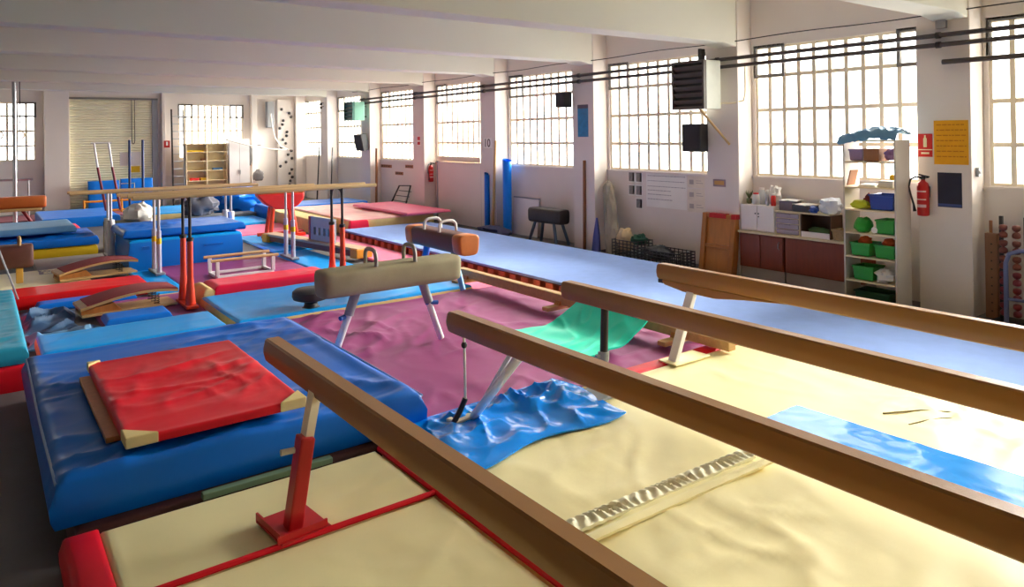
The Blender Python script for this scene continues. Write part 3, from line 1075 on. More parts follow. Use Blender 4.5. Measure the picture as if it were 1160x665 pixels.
# --- white parallettes
t = thing('parallettes', 'low white metal stand with two pale wooden rails on the plum mat', 'parallettes', (3.82, 13.7, 0.05))
for s in (-1, 1):
    bm = new()
    tube(bm, [(-0.58, s * 0.26, 0.31), (0.58, s * 0.26, 0.31)], 0.028, 12)
    obj('rail', bm, wood_x, t, smooth=True)
    for x in (-0.48, 0.48):
        bm = new()
        box(bm, x - 0.03, x + 0.03, s * 0.26 - 0.03, s * 0.26 + 0.03, 0.04, 0.29)
        obj('leg', bm, white_metal, t, bevel=0.006)
    bm = new()
    box(bm, -0.48, 0.48, s * 0.26 - 0.025, s * 0.26 + 0.025, 0.0, 0.045)
    obj('base_beam', bm, white_metal, t, bevel=0.006)
for x in (-0.48, 0.48):
    bm = new()
    box(bm, x - 0.025, x + 0.025, -0.26, 0.26, 0.0, 0.045)
    obj('cross_beam', bm, white_metal, t, bevel=0.006)

# --- red vaulting buck with bowl shaped body
t = thing('vaulting_buck', 'red vaulting buck with rounded red body on sturdy red legs', 'vaulting buck', (6.05, 18.15, 0.06), -0.1)
bm = new()
prism(bm, [(-0.62, 1.06), (-0.6, 1.0), (-0.42, 0.8), (-0.2, 0.68), (0.1, 0.66), (0.34, 0.74), (0.48, 0.9), (0.5, 1.06)], 'y', -0.22, 0.22)
obj('body', bm, mat('scarlet_leather', (226, 42, 40), 0.4), t, bevel=0.05, bseg=3, smooth=True, angle=1.0)
bm = new()
box(bm, -0.63, 0.5, -0.21, 0.21, 1.06, 1.09)
obj('top_pad', bm, leath_or, t, bevel=0.012)
for x, y in ((-0.25, -0.16), (0.2, -0.16), (-0.25, 0.16), (0.2, 0.16)):
    bm = new()
    sx = -1 if x < 0 else 1
    tube(bm, [(x, y, 0.72), (x + 0.08 * sx, y * 1.5, 0.08)], 0.05, 10)
    obj('leg', bm, redpost_m, t, smooth=True)
for y in (-0.24, 0.24):
    bm = new()
    box(bm, -0.55, 0.5, y - 0.05, y + 0.05, 0.0, 0.08)
    obj('base_rail', bm, redpost_m, t, bevel=0.01)

# --- grey box with four holes on a wooden plank base
t = thing('springboard_rack', 'upright grey panel with four holes', 'panel', (5.9, 15.1, 0.27), 1.72)
bm = new()
pw, ph = 0.95, 0.5
xs = [-pw / 2]
for k in range(4):
    c = -0.3 + 0.2 * k
    xs += [c - 0.05, c + 0.05]
xs.append(pw / 2)
box(bm, -pw / 2, pw / 2, -0.03, 0.03, 0.0, 0.12)
box(bm, -pw / 2, pw / 2, -0.03, 0.03, 0.28, ph)
for i in range(0, len(xs), 2):
    box(bm, xs[i], xs[i + 1], -0.03, 0.03, 0.12, 0.28)
obj('panel', bm, mat('slate_grey_paint', (160, 164, 178), 0.5), t)
bm = new()
box(bm, -pw / 2 + 0.02, pw / 2 - 0.02, -0.05, -0.035, 0.05, 0.4)
obj('backing', bm, black_m, t)  # black stands in for the shade inside the four holes
bm = new()
box(bm, pw / 2, pw / 2 + 0.05, -0.05, 0.05, 0.0, ph)
obj('edge_post', bm, redmet_m, t)
t = thing('plank_bench', 'low brown plank bench with orange ends carrying the grey panel', 'bench', (5.83, 15.5, 0.066), 1.75)
bm = new()
box(bm, -1.9, 1.9, -0.16, 0.16, 0.15, 0.2)
obj('plank', bm, mat('worn_plank', (188, 160, 130), 0.6), t, bevel=0.01)
bm = new()
box(bm, -1.75, 1.75, -0.12, 0.12, 0.03, 0.15)
obj('skirt', bm, wood_dk, t)
for x in (-1.8, 1.8):
    bm = new()
    box(bm, x - 0.12, x + 0.12, -0.19, 0.19, 0.0, 0.19)
    obj('end_block', bm, orange_m, t, bevel=0.02)


# --- springboards
def springboard(loc, rz, label):
    t = thing('springboard', label, 'springboard', loc, rz, 'springboards')
    bm = new()
    top = [(-0.62 + 1.24 * k / 14, 0.10 + 0.17 * math.sin(PI * (0.08 + 0.62 * k / 14)) ** 1.2) for k in range(15)]
    prism(bm, top + [(x, z - 0.035) for x, z in top[::-1]], 'y', -0.3, 0.3)
    obj('deck', bm, wood_m, t)
    bm = new()
    prism(bm, [(x, z + 0.014) for x, z in top[1:]] + [(x, z + 0.001) for x, z in top[1:][::-1]], 'y', -0.295, 0.295)
    obj('carpet_top', bm, mat('maroon_pile', (142, 52, 54), 0.9, bump=0.2, bscale=150), t, smooth=True, angle=0.5)
    bm = new()
    prism(bm, [(-0.6, 0.0), (0.62, 0.0), (0.62, 0.035), (-0.6, 0.035)], 'y', -0.27, 0.27)
    obj('base_board', bm, wood_m, t, bevel=0.006)
    for y in (-0.2, 0.2):
        bm = new()
        prism(bm, [(-0.6, 0.036), (-0.1, 0.036), (-0.2, 0.15), (-0.6, 0.085)], 'y', y - 0.03, y + 0.03)
        obj('wedge', bm, wood_or, t)
    for y in (-0.18, 0.0, 0.18):
        bm = new()
        tube(bm, [(0.36 + 0.035 * math.cos(k * 0.8), y + 0.035 * math.sin(k * 0.8), 0.036 + 0.14 * k / 40) for k in range(41)], 0.006, 5)
        obj('spring', bm, dark_metal, t, smooth=True)
    return t


sb = springboard((1.72, 11.95, 0.06), 0.06, 'maroon topped wooden springboard on the wine red mat, nearer of the two')
dup(sb, (1.7, 15.2, 0.06), 0.12, 'maroon topped wooden springboard behind the long red mat, farther of the two')

# --- old leather horses at the left edge
t = thing('vaulting_horse', 'small brown leather horse with wooden handle on a yellow leg at the left edge', 'vaulting horse', (0.3, 15.2, 0.05))
bm = new()
horse_body(bm, 0.95, 0.42, 0.4, 0.68)
obj('body', bm, leath_br, t, smooth=True, angle=1.3)
bm = new()
pommel(bm, 0.28, 0.68, 0.24, 0.13, 0.025)
obj('handle', bm, wood_m, t, smooth=True)
for x in (-0.3, 0.28):
    bm = new()
    box(bm, x - 0.05, x + 0.05, -0.06, 0.06, 0.02, 0.32)
    obj('leg', bm, mat('yellow_wood', (214, 166, 70), 0.5), t, bevel=0.01)
t = thing('vaulting_horse', 'orange brown leather vaulting horse on slanting red legs at the far left', 'vaulting horse', (0.62, 22.3, 0.2))
bm = new()
horse_body(bm, 1.6, 0.4, 0.3, 0.9)
obj('body', bm, mat('orange_leather', (186, 92, 30), 0.5), t, smooth=True, angle=1.3)
bm = new()
box(bm, -0.7, 0.7, -0.15, 0.15, 0.53, 0.6)
obj('underframe', bm, wood_m, t, bevel=0.02)
for s in (-1, 1):
    bm = new()
    tube(bm, [(0.3 * s, 0, 0.55), (0.62 * s, 0, 0.02)], 0.04, 10)
    obj('leg', bm, dkred_m, t, smooth=True)

# ================================================================= along the window wall
# --- tall shelf unit with bins
SZ = [0.03, 0.37, 0.71, 1.05, 1.38, 1.70, 2.06, 2.36]
SX0, SX1, SY0, SY1 = 9.95, 10.36, 4.88, 5.64
t = thing('shelf_unit', 'tall open white shelf unit full of bins beside the fire extinguisher', 'shelf unit', ((SX0 + SX1) / 2, (SY0 + SY1) / 2, 0))
for y0, y1 in ((SY0, SY0 + 0.025), (SY1 - 0.025, SY1)):
    bm = new()
    box(bm, SX0, SX1, y0, y1, 0, 2.36)
    obj('side_panel', bm, mat('aged_laminate', (196, 188, 176), 0.5, var=0.05), t, world=True, bevel=0.003)
for z in SZ:
    bm = new()
    box(bm, SX0, SX1, SY0 + 0.025, SY1 - 0.025, z - 0.022, z)
    obj('shelf', bm, beige_m, t, world=True, bevel=0.003)


def bin_(name, label, x, y, z, sx, sy, sz, m, cat='bin', group=None, flare=0.9, rz=0.0):
    """open tub with a rim"""
    o_ = thing(name, label, cat, (x, y, z), rz, group)
    bm = new()
    def rect(kx, ky, zz):
        return [(-sx / 2 * kx, -sy / 2 * ky, zz), (sx / 2 * kx, -sy / 2 * ky, zz), (sx / 2 * kx, sy / 2 * ky, zz), (-sx / 2 * kx, sy / 2 * ky, zz)]
    i = 1 - 0.03 / min(sx, sy)
    loft(bm, [rect(flare * 0.9, flare * 0.9, 0.002), rect(flare, flare, 0.012), rect(1, 1, sz), rect(i, i, sz), rect(flare * i, flare * i, 0.03)])
    obj('tub', bm, m, o_, bevel=0.006)
    bm = new()
    for a in (rect(1.04, 1.04, sz - 0.02), ):
        loft(bm, [rect(1.0, 1.0, sz - 0.025), rect(1.05, 1.05, sz - 0.022), rect(1.05, 1.05, sz), rect(0.96, 0.96, sz)], cap=False)
    obj('rim', bm, m, o_)
    return o_


def soft(name, label, cat, c, sz, m, seed, group=None, rough=0.3):
    bm = new()
    lump(bm, c, sz, seed, rough)
    return tag(obj(name, bm, m, smooth=True), label, cat, group)


XC = 10.14
e0 = 0.003
# top: blue cover draped over the unit
bm = new()
def cov(u, v):
    y = SY1 + 0.05 - (SY1 - SY0 + 0.08) * u
    x = SX0 - 0.06 + (SX1 - SX0 + 0.04) * v
    lift = 0.03 + 0.13 * max(0.0, math.sin(PI * (u * 0.9 - 0.05))) * (0.55 + 0.45 * u)
    z = 2.39 + lift * (0.35 + 0.65 * math.sin(PI * min(1, max(0, v * 0.85 + 0.1)))) + 0.03 * ridge(x * 3, y * 3, 0.5, 1.6, 2, 2) + 0.014 * noise.noise(Vector((x * 7, y * 7, 0)))
    if v < 0.12:
        z -= 0.7 * (0.12 - v)
    return (x, y, z)
sheet(bm, cov, 44, 26, 0.02)
tag(obj('blue_cover', bm, slate_m, smooth=True), 'rumpled grey-blue cover on top of the tall shelf unit', 'cover')
# first shelf from the top
bin_('basket', 'mauve basket on the topmost shelf', XC, 5.47, SZ[6] + e0, 0.3, 0.2, 0.17, mat('mauve_plastic', (150, 128, 160), 0.5), 'basket')
bm = new()
box(bm, XC - 0.15, XC + 0.15, 5.13, 5.35, SZ[6] + e0, SZ[6] + 0.18)
o = tag(obj('cardboard_box', bm, card_m, bevel=0.004), 'brown cardboard box on the topmost shelf', 'box')
soft('cloth_bundle', 'purple cloth bundle at the right of the topmost shelf', 'cloth', (XC, 5.03, SZ[6] + 0.09), (0.12, 0.08, 0.09), mat('purple_cloth', (140, 110, 160), 0.9), 3)
# second shelf
for k, (y0, y1, h_, m_, lab) in enumerate(((5.2, 5.45, 0.03, paper_m, 'flat stack of white papers on the second shelf'), (4.95, 5.17, 0.09, cloth_w, 'thicker stack of cream folders on the second shelf'))):
    bm = new()
    for q in range(3):
        box(bm, XC - 0.14 + 0.01 * q, XC + 0.14 - 0.006 * q, y0 + 0.006 * q, y1 - 0.008 * q, SZ[5] + e0 + h_ * q / 3, SZ[5] + e0 + h_ * (q + 1) / 3 - 0.001)
    tag(obj('paper_stack', bm, m_), lab, 'paper')
bm = new()
obox(bm, (XC - 0.1, 5.545, SZ[5] + 0.125), (0.2, 0.015, 0.22), (0.25, 0, 0))
tag(obj('picture_frame', bm, card_m), 'small brown frame leaning at the left of the second shelf', 'frame')
soft('yellow_ball', 'small yellow ball at the right end of the second shelf', 'ball', (XC - 0.1, 4.97, SZ[5] + 0.142), (0.045, 0.04, 0.045), yellow_m, 1, rough=0.0)
# third shelf
bin_('bin', 'dark blue bin on the third shelf', XC, 5.1, SZ[4] + e0, 0.34, 0.34, 0.22, bin_blue)
soft('yellow_cloth', 'lime yellow cloth hanging over the third shelf', 'cloth', (XC - 0.12, 5.42, SZ[4] + 0.06), (0.1, 0.13, 0.065), mat('lime_cloth', (196, 200, 40), 0.8), 5)
soft('red_bag', 'dark red bag on the third shelf', 'bag', (XC + 0.08, 5.36, SZ[4] + 0.1), (0.1, 0.11, 0.11), mat('dark_red_cloth', (110, 26, 40), 0.8), 6)
# fourth shelf
soft('green_bag', 'bright green bag on the fourth shelf', 'bag', (XC - 0.08, 5.4, SZ[3] + 0.1), (0.14, 0.12, 0.12), bin_green, 7, rough=0.2)
bin_('bin', 'bright green bin on the fourth shelf', XC, 5.06, SZ[3] + e0, 0.32, 0.26, 0.2, bin_green, group='green bins')
bm = new()
tube(bm, [(XC - 0.15, 5.21, SZ[3] + 0.05), (XC + 0.15, 5.21, SZ[3] + 0.05)], 0.045, 14)
tag(obj('paper_roll', bm, paper_m, smooth=True), 'white roll between green bag and green bin', 'roll')
# fifth shelf
orange_cloth = mat('orange_cloth', (220, 96, 40), 0.8)
for y, lab, lab2 in ((5.42, 'left green bin on the fifth shelf', 'orange cloth poking out of the left green bin'), (5.07, 'right green bin on the fifth shelf', 'orange cloth poking out of the right green bin')):
    bin_('bin', lab, XC, y, SZ[2] + e0, 0.32, 0.28, 0.19, bin_green, group='green bins')
    soft('orange_cloth', lab2, 'cloth', (XC, y, SZ[2] + 0.2), (0.09, 0.09, 0.07), orange_cloth, y)
# sixth shelf
bin_('bin', 'green bin on the sixth shelf', XC, 5.38, SZ[1] + e0, 0.32, 0.3, 0.2, bin_green, group='green bins')
soft('plastic_bag', 'crumpled white plastic bag on the sixth shelf', 'bag', (XC - 0.04, 5.09, SZ[1] + 0.09), (0.14, 0.13, 0.1), cloth_w, 9, rough=0.45)
bin_('bin', 'dark green bin on the lowest shelf', XC, 5.25, SZ[0] + e0, 0.34, 0.5, 0.2, mat('dark_green_plastic', (24, 76, 44), 0.5), group='green bins')

# --- fire extinguishers
def extinguisher(loc, label, rz=0.0):
    t = thing('fire_extinguisher', label, 'fire extinguisher', loc, rz, 'fire extinguishers')
    bm = new()
    lathe(bm, [(0.06, 0.0), (0.075, 0.01), (0.078, 0.05), (0.078, 0.4), (0.065, 0.45), (0.035, 0.475), (0.025, 0.5)], (0, 0, 0), 20)
    obj('cylinder', bm, mat('extinguisher_red', (196, 24, 28), 0.3), t, smooth=True, angle=1.0)
    bm = new()
    lathe(bm, [(0.02, 0.495), (0.03, 0.5), (0.03, 0.54), (0.015, 0.55)], (0, 0, 0), 12)
    obox(bm, (-0.03, -0.03, 0.555), (0.025, 0.14, 0.018), (0.2, 0, 0))
    obox(bm, (-0.03, -0.03, 0.525), (0.02, 0.12, 0.014), (-0.1, 0, 0))
    obj('valve', bm, black_m, t)
    bm = new()
    pts = [(-0.01, 0.02, 0.53), (-0.05, 0.07, 0.54), (-0.08, 0.13, 0.5), (-0.09, 0.15, 0.4), (-0.08, 0.125, 0.27), (-0.06, 0.1, 0.15)]
    tube(bm, pts, 0.013, 8)
    obj('hose', bm, black_m, t, smooth=True)
    bm = new()
    tube(bm, [(-0.06, 0.1, 0.15), (-0.055, 0.09, 0.06)], 0.02, 8, rr=[0.014, 0.024])
    obj('nozzle', bm, black_m, t, smooth=True)
    bm = new()
    for z, h_ in ((0.33, 0.02), (0.22, 0.018), (0.12, 0.04)):
        pts = [(-0.0795 * math.cos(a), -0.0795 * math.sin(a)) for a in [-0.9 + 1.8 * k / 8 for k in range(9)]]
        lo = [bm.verts.new((x, y, z)) for x, y in pts]
        hi = [bm.verts.new((x, y, z + h_)) for x, y in pts]
        for i in range(8):
            bm.faces.new((lo[i], lo[i + 1], hi[i + 1], hi[i]))
    lb = obj('label_print', bm, mat('pale_print', (226, 190, 186), 0.6), t)
    bm = new()
    box(bm, 0.07, 0.1, -0.05, 0.05, 0.25, 0.4)
    obj('wall_bracket', bm, black_m, t)
    return t


ex = extinguisher((XP - 0.1, 4.73, 1.31), 'red fire extinguisher with black hose on the pillar by the shelf unit')
dup(ex, (10.66, 18.85, 1.14), PI / 2, 'small distant red fire extinguisher on the pillar by the white metal door')


def sign(name, label, x, y0, y1, z0, z1, m, cat='sign', marks=(), th=0.008, nx=-1):
    """flat plate on a wall facing -x, with printed marks given in unit coordinates (u to the right as seen from the room)"""
    t = thing(name, label, cat, (x, (y0 + y1) / 2, (z0 + z1) / 2))
    w, h_ = y1 - y0, z1 - z0
    bm = new()
    box(bm, -th, -0.001, -w / 2, w / 2, -h_ / 2, h_ / 2)
    obj('plate', bm, m, t)
    for poly, mm in marks:
        bm = new()
        prism(bm, [((0.5 - u) * w, (v - 0.5) * h_) for u, v in poly], 'x', -th - 0.003, -th - 0.0005)
        obj('print_mark', bm, mm, t)
    return t


def R4(a, b, c, d):
    return [(a, c), (b, c), (b, d), (a, d)]


pale = mat('sign_cream', (240, 226, 190), 0.6)
sign('extinguisher_sign', 'red extinguisher sign with pale pictogram on the pillar by the shelf unit', XP, 4.64, 4.83, 2.12, 2.44, sign_red, marks=(
    ([(0.38, 0.42), (0.62, 0.42), (0.62, 0.78), (0.55, 0.86), (0.55, 0.94), (0.45, 0.94), (0.45, 0.86), (0.38, 0.78)], pale),
    (R4(0.0, 1.0, 0.29, 0.33), pale), (R4(0.22, 0.78, 0.12, 0.2), pale)))
marks = []
for k in range(7):
    z = 0.9 - 0.12 * k
    x = 0.08
    rn = random.Random(k)
    while x < 0.9:
        w_ = rn.uniform(0.05, 0.16)
        marks.append((R4(x, min(x + w_, 0.94), z - 0.012, z + 0.012), mat('faded_orange_ink', (196, 120, 10), 0.8)))
        x += w_ + 0.03
sign('yellow_poster', 'orange-yellow handwritten paper poster on the pillar by the shelf unit', XP, 4.18, 4.62, 2.02, 2.62, yel_paper, 'poster', marks, 0.004)
sign('black_poster', 'dark blue-black poster below the yellow poster', XP, 4.27, 4.58, 1.44, 1.91, mat('blue_black_paper', (38, 40, 58), 0.7), 'poster',
     ((R4(0.02, 0.98, 0.02, 0.1), mat('night_blue_print', (58, 76, 130), 0.7)),), 0.004)
bm = new()
box(bm, 10.62, 10.7, 4.11, 4.148, 1.86, 1.98)
box(bm, 10.64, 10.68, 4.1, 4.11, 1.9, 1.94)
tag(obj('light_switch', bm, grey_m, bevel=0.004), 'grey light switch on the side of the near pillar', 'switch')

# sheets of paper on the wall under the third window
g = 'photo sheets pinned to the wall'
for (y0, z0, lab) in ((10.93, 1.47, 'upper left'), (10.72, 1.47, 'upper right'), (10.93, 1.2, 'middle left'), (10.72, 1.2, 'middle right'), (10.72, 0.93, 'lowest')):
    ph = mat('grey_photo_print', (150, 142, 138), 0.7, var=0.2, scale=14)
    sign('photo_sheet', 'grey photo print on the wall above the crates, ' + lab + ' of five', XW, y0 - 0.19, y0, z0, z0 + 0.23, paper_m, 'photo',
         ((R4(0.1, 0.9, 0.1, 0.9), ph), (R4(0.66, 0.9, 0.12, 0.88), mat('dark_photo_print', (104, 98, 98), 0.7)),), 0.004)['group'] = g
marks = []
for row, z in enumerate((0.93, 0.78, 0.62, 0.5, 0.38, 0.24)):
    rn = random.Random(row + 30)
    x = 0.04
    while x < (0.95 if row < 3 else 0.6):
        w_ = rn.uniform(0.02, 0.07)
        marks.append((R4(x, x + w_, z - 0.008, z + 0.008), mat('grey_ink', (150, 144, 150), 0.8)))
        x += w_ + 0.015
sign('text_banner', 'large white paper banner with faint rows of writing on the wall', XW, 9.36, 10.42, 1.0, 1.68, paper_m, 'poster', marks, 0.003)
for z0, lab in ((1.44, 'top'), (1.2, 'middle'), (0.98, 'bottom')):
    sign('drawing_sheet', 'pale drawing sheet beside the leaning wooden frame, ' + lab + ' of three', XW, 8.92, 9.33, z0, z0 + 0.22, mat('ivory_paper', (226, 216, 200), 0.8), 'paper',
         ((R4(0.1, 0.35, 0.3, 0.7), mat('soft_grey_print', (176, 168, 162), 0.8)), (R4(0.5, 0.9, 0.4, 0.45), mat('soft_grey_print', (176, 168, 162), 0.8)), (R4(0.5, 0.8, 0.6, 0.65), mat('soft_grey_print', (176, 168, 162), 0.8))), 0.003)['group'] = 'drawing sheets'
sign('ochre_plate', 'small grey and ochre sign on the pillar left of the counter', XP, 8.13, 8.4, 1.53, 1.66, mat('mauve_grey_print', (150, 132, 140), 0.7), 'sign',
     ((R4(0.12, 0.88, 0.25, 0.8), mat('ochre_print', (200, 156, 90), 0.7)),))
sign('blue_poster', 'tall blue poster high on the pillar behind the black loudspeaker', XP, 11.72, 12.06, 2.43, 3.13, mat('blue_print', (40, 122, 168), 0.6, var=0.25, scale=9), 'poster',
     ((R4(0.0, 1.0, 0.88, 1.0), mat('dark_header_print', (90, 80, 92), 0.7)),), 0.005)
fc = bpy.data.curves.new('number', 'FONT')
fc.body = '10'
fc.size = 0.3
fc.extrude = 0.003
fo = bpy.data.objects.new('number', fc)
COL.objects.link(fo)
bpy.context.view_layer.update()
nm = bpy.data.meshes.new_from_object(fo.evaluated_get(bpy.context.evaluated_depsgraph_get()))
bpy.data.objects.remove(fo)
t = sign('number_plate', 'white plate with black number on the pillar left of the blue rolled mats', XP, 15.4, 15.78, 2.16, 2.42, paper_m, 'sign')
nm.materials.clear()
nm.materials.append(ink_m)
no = bpy.data.objects.new('number', nm)
COL.objects.link(no)
no.parent = t
no.rotation_euler = (PI / 2, 0, -PI / 2)
no.location = (-0.012, 0.17, -0.1)
sign('evacuation_sign', 'small red and white notice on the pillar above the distant extinguisher', XP, 19.15, 19.35, 2.2, 2.5, paper_m, 'sign',
     ((R4(0.1, 0.9, 0.1, 0.4), sign_red), (R4(0.1, 0.9, 0.55, 0.9), sign_red)))
for k, (y0, z0, lab) in enumerate(((21.85, 1.45, 'left'), (20.35, 1.48, 'right'), (21.05, 1.24, 'lower'))):
    sign('name_board', 'narrow brown wooden board with lettering under a far window, ' + lab + ' one', XW, y0, y0 + (0.8 if k == 0 else 0.55), z0, z0 + 0.1, card_m, 'sign',
         tuple((R4(0.1 + 0.2 * q, 0.22 + 0.2 * q, 0.3, 0.7), ink_m) for q in range(4)))['group'] = 'brown wall boards'

# --- counter with cabinets between two pillars
CF = 10.46
def cabinet(y0, y1, label, doors):
    t = thing('base_cabinet', label, 'cabinet', (CF, (y0 + y1) / 2, 0), group='base cabinets')
    bm = new()
    box(bm, CF + 0.02, XW - 0.01, y0, y1, 0.2, 0.77)
    obj('body', bm, wood_dk, t, world=True)
    bm = new()
    box(bm, CF + 0.04, XW - 0.01, y0, y1, 0.0, 0.2)
    obj('plinth', bm, mat('grey_plinth', (176, 166, 160), 0.7), t, world=True)
    for a, b, hy in doors:
        bm = new()
        box(bm, CF, CF + 0.018, a, b, 0.22, 0.755)
        d = obj('door', bm, wood_dk, t, world=True, bevel=0.004)
        if hy:
            bm = new()
            tube(bm, [(CF, hy, 0.56), (CF - 0.03, hy, 0.58), (CF - 0.03, hy, 0.66), (CF, hy, 0.68)], 0.008, 6)
            h_ = obj('handle', bm, silver_m, d, smooth=True)
    return t


cabinet(6.98, 7.83, 'dark mahogany base cabinet with two doors beside the leaning wooden frame', ((7.42, 7.82, None), (6.99, 7.40, 7.05)))
cabinet(5.66, 6.95, 'wide dark mahogany base cabinet with one sliding door', ((5.68, 6.93, 5.78),))
bm = new()
box(bm, CF - 0.03, XW - 0.005, 5.66, 7.84, 0.775, 0.81)
tag(obj('countertop', bm, beige_m, bevel=0.006), 'pale countertop lying across both mahogany cabinets', 'countertop')
zc = 0.812
# white cupboard on the counter
t = thing('small_cupboard', 'small white two-door cupboard on the countertop', 'cupboard', (10.66, 7.5, zc))
bm = new()
box(bm, -0.13, 0.2, -0.33, 0.33, 0, 0.44)
obj('body', bm, white_lam, t)
for s in (-1, 1):
    bm = new()
    box(bm, -0.15, -0.132, s * 0.165 - 0.16, s * 0.165 + 0.16, 0.008, 0.435)
    d = obj('door', bm, white_lam, t, bevel=0.004)
    bm = new()
    tube(bm, [(-0.15, s * 0.03, 0.3), (-0.165, s * 0.03, 0.3)], 0.012, 8)
    obj('knob', bm, dark_metal, d, smooth=True)
bm = new()
tube(bm, [(-0.151, -0.03, 0.25), (-0.158, -0.03, 0.25)], 0.012, 8)
obj('lock', bm, dark_metal, t, smooth=True)
# drawer unit with a board on top
t = thing('drawer_unit', 'smoky plastic drawer unit on the countertop', 'drawer unit', (10.66, 6.92, zc))
bm = new()
box(bm, -0.14, 0.2, -0.22, 0.22, 0, 0.36)
obj('body', bm, beige_m, t)
for k in range(4):
    bm = new()
    box(bm, -0.165, -0.142, -0.2, 0.2, 0.01 + 0.088 * k, 0.085 + 0.088 * k)
    d = obj('drawer', bm, clear_m, t, bevel=0.006)
    bm = new()
    box(bm, -0.18, -0.165, -0.06, 0.06, 0.06 + 0.088 * k, 0.075 + 0.088 * k)
    obj('handle', bm, clear_m, d)
t = thing('crate_box', 'dark brown open wooden box on the countertop', 'box', (10.66, 6.42, zc))
bm = new()
for q in ((-0.16, 0.18, -0.26, -0.24, 0, 0.36), (-0.16, 0.18, 0.24, 0.26, 0, 0.36), (0.16, 0.18, -0.24, 0.24, 0, 0.36), (-0.16, 0.16, -0.24, 0.24, 0, 0.02)):
    box(bm, *q)
obj('carcass', bm, mat('umber_wood', (74, 46, 26), 0.6), t)
bm = new()
box(bm, -0.175, -0.162, -0.24, 0.24, 0.0, 0.09)
obj('lip', bm, white_lam, t)
soft('green_cloth', 'green cloth inside the dark brown open box', 'cloth', (10.62, 6.42, zc + 0.1), (0.1, 0.18, 0.06), mat('moss_cloth', (86, 112, 66), 0.9), 12)
bm = new()
box(bm, 10.49, 10.86, 6.17, 7.14, zc + 0.363, zc + 0.385)
tag(obj('board', bm, beige_m, bevel=0.004), 'pale board laid across the drawer unit and brown box', 'board')
zb = zc + 0.387
bm = new()
box(bm, 10.55, 10.82, 6.86, 7.1, zb, zb + 0.15)
tag(obj('storage_box', bm, mat('grey_mauve_card', (110, 98, 112), 0.7), bevel=0.004), 'grey mauve storage box on the pale board', 'box')
bm = new()
box(bm, 10.53, 10.83, 6.55, 6.84, zb, zb + 0.1)
tag(obj('document_tray', bm, mat('charcoal_card', (70, 72, 78), 0.6), bevel=0.004), 'charcoal document tray on the pale board', 'tray')
for k, (x, y, a, z, lab) in enumerate(((10.68, 6.95, 0.2, zb + 0.155, 'loose white papers on top of the storage box'), (10.66, 6.68, -0.3, zb + 0.105, 'loose white papers on the charcoal tray'))):
    bm = new()
    sheet(bm, lambda u, v: (x + 0.3 * (u - 0.5) * math.cos(a) - 0.26 * (v - 0.5) * math.sin(a), y + 0.3 * (u - 0.5) * math.sin(a) + 0.3 * (v - 0.5) * math.cos(a), z + 0.014 + 0.02 * abs(noise.noise(Vector((u * 3, v * 3, k))))), 10, 10, 0.01)
    tag(obj('papers', bm, paper_m), lab, 'paper')
soft('plastic_bag', 'crumpled translucent white bag at the right end of the counter', 'bag', (10.6, 6.2, zb + 0.12), (0.16, 0.17, 0.14), mat('pale_grey_plastic', (206, 212, 220), 0.25), 14, rough=0.45)
soft('blue_wrap', 'crumpled bright blue wrapper beside the white bag', 'wrapper', (10.52, 6.45, zb + 0.055), (0.05, 0.08, 0.06), bin_blue, 15, rough=0.5)
t = bin_('wicker_basket', 'small wicker basket at the right end of the counter', 10.6, 5.98, zc, 0.26, 0.3, 0.17, wicker_m, 'basket')
# things on the white cupboard
zq = zc + 0.443
t = thing('flower_vase', 'dried plant in a small pot left of the cupboard top', 'plant', (10.66, 7.76, zq))
bm = new()
lathe(bm, [(0.03, 0), (0.045, 0.02), (0.05, 0.08), (0.04, 0.09)], (0, 0, 0), 12)
obj('pot', bm, mat('olive_glaze', (96, 100, 62), 0.4), t, smooth=True)
bm = new()
for k in range(9):
    a = k * 0.7
    tube(bm, [(0, 0, 0.08), (0.03 * math.cos(a), 0.04 * math.sin(a), 0.16), (0.05 * math.cos(a), 0.07 * math.sin(a), 0.2 + 0.03 * math.sin(k))], 0.004, 4, rr=[0.004, 0.014, 0.002])
obj('leaves', bm, mat('dull_leaf', (92, 104, 60), 0.7), t)
def jar(name, lab, y, x, r, h_, m, lidm):
    t = thing(name, lab, 'jar', (x, y, zq))
    bm = new()
    lathe(bm, [(r * 0.9, 0), (r, 0.01), (r, h_ * 0.75), (r * 0.75, h_ * 0.85), (r * 0.75, h_ * 0.88)], (0, 0, 0), 14)
    obj('glass', bm, m, t, smooth=True)
    bm = new()
    lathe(bm, [(r * 0.8, h_ * 0.88), (r * 0.8, h_), (r * 0.2, h_ + 0.004)], (0, 0, 0), 14)
    obj('lid', bm, lidm, t, smooth=True)
jar('mug', 'white jar with red lid on the cupboard, leftmost', 7.58, 10.6, 0.06, 0.2, cloth_w, sign_red)
jar('bottle', 'slim grey spray bottle on the cupboard', 7.36, 10.6, 0.032, 0.26, silver_m, white_lam)
jar('jar', 'white jar with pale lid behind the leftmost jar', 7.56, 10.74, 0.055, 0.28, mat('frosted_glass', (216, 222, 226), 0.2), white_lam)
jar('jar', 'red and white tin beside the spray bottle', 7.24, 10.6, 0.04, 0.2, sign_red, cloth_w)
soft('cotton_flowers', 'bunch of white paper flowers on the cupboard', 'flowers', (10.72, 7.28, zq + 0.17), (0.09, 0.1, 0.15), paper_m, 21, rough=0.6)

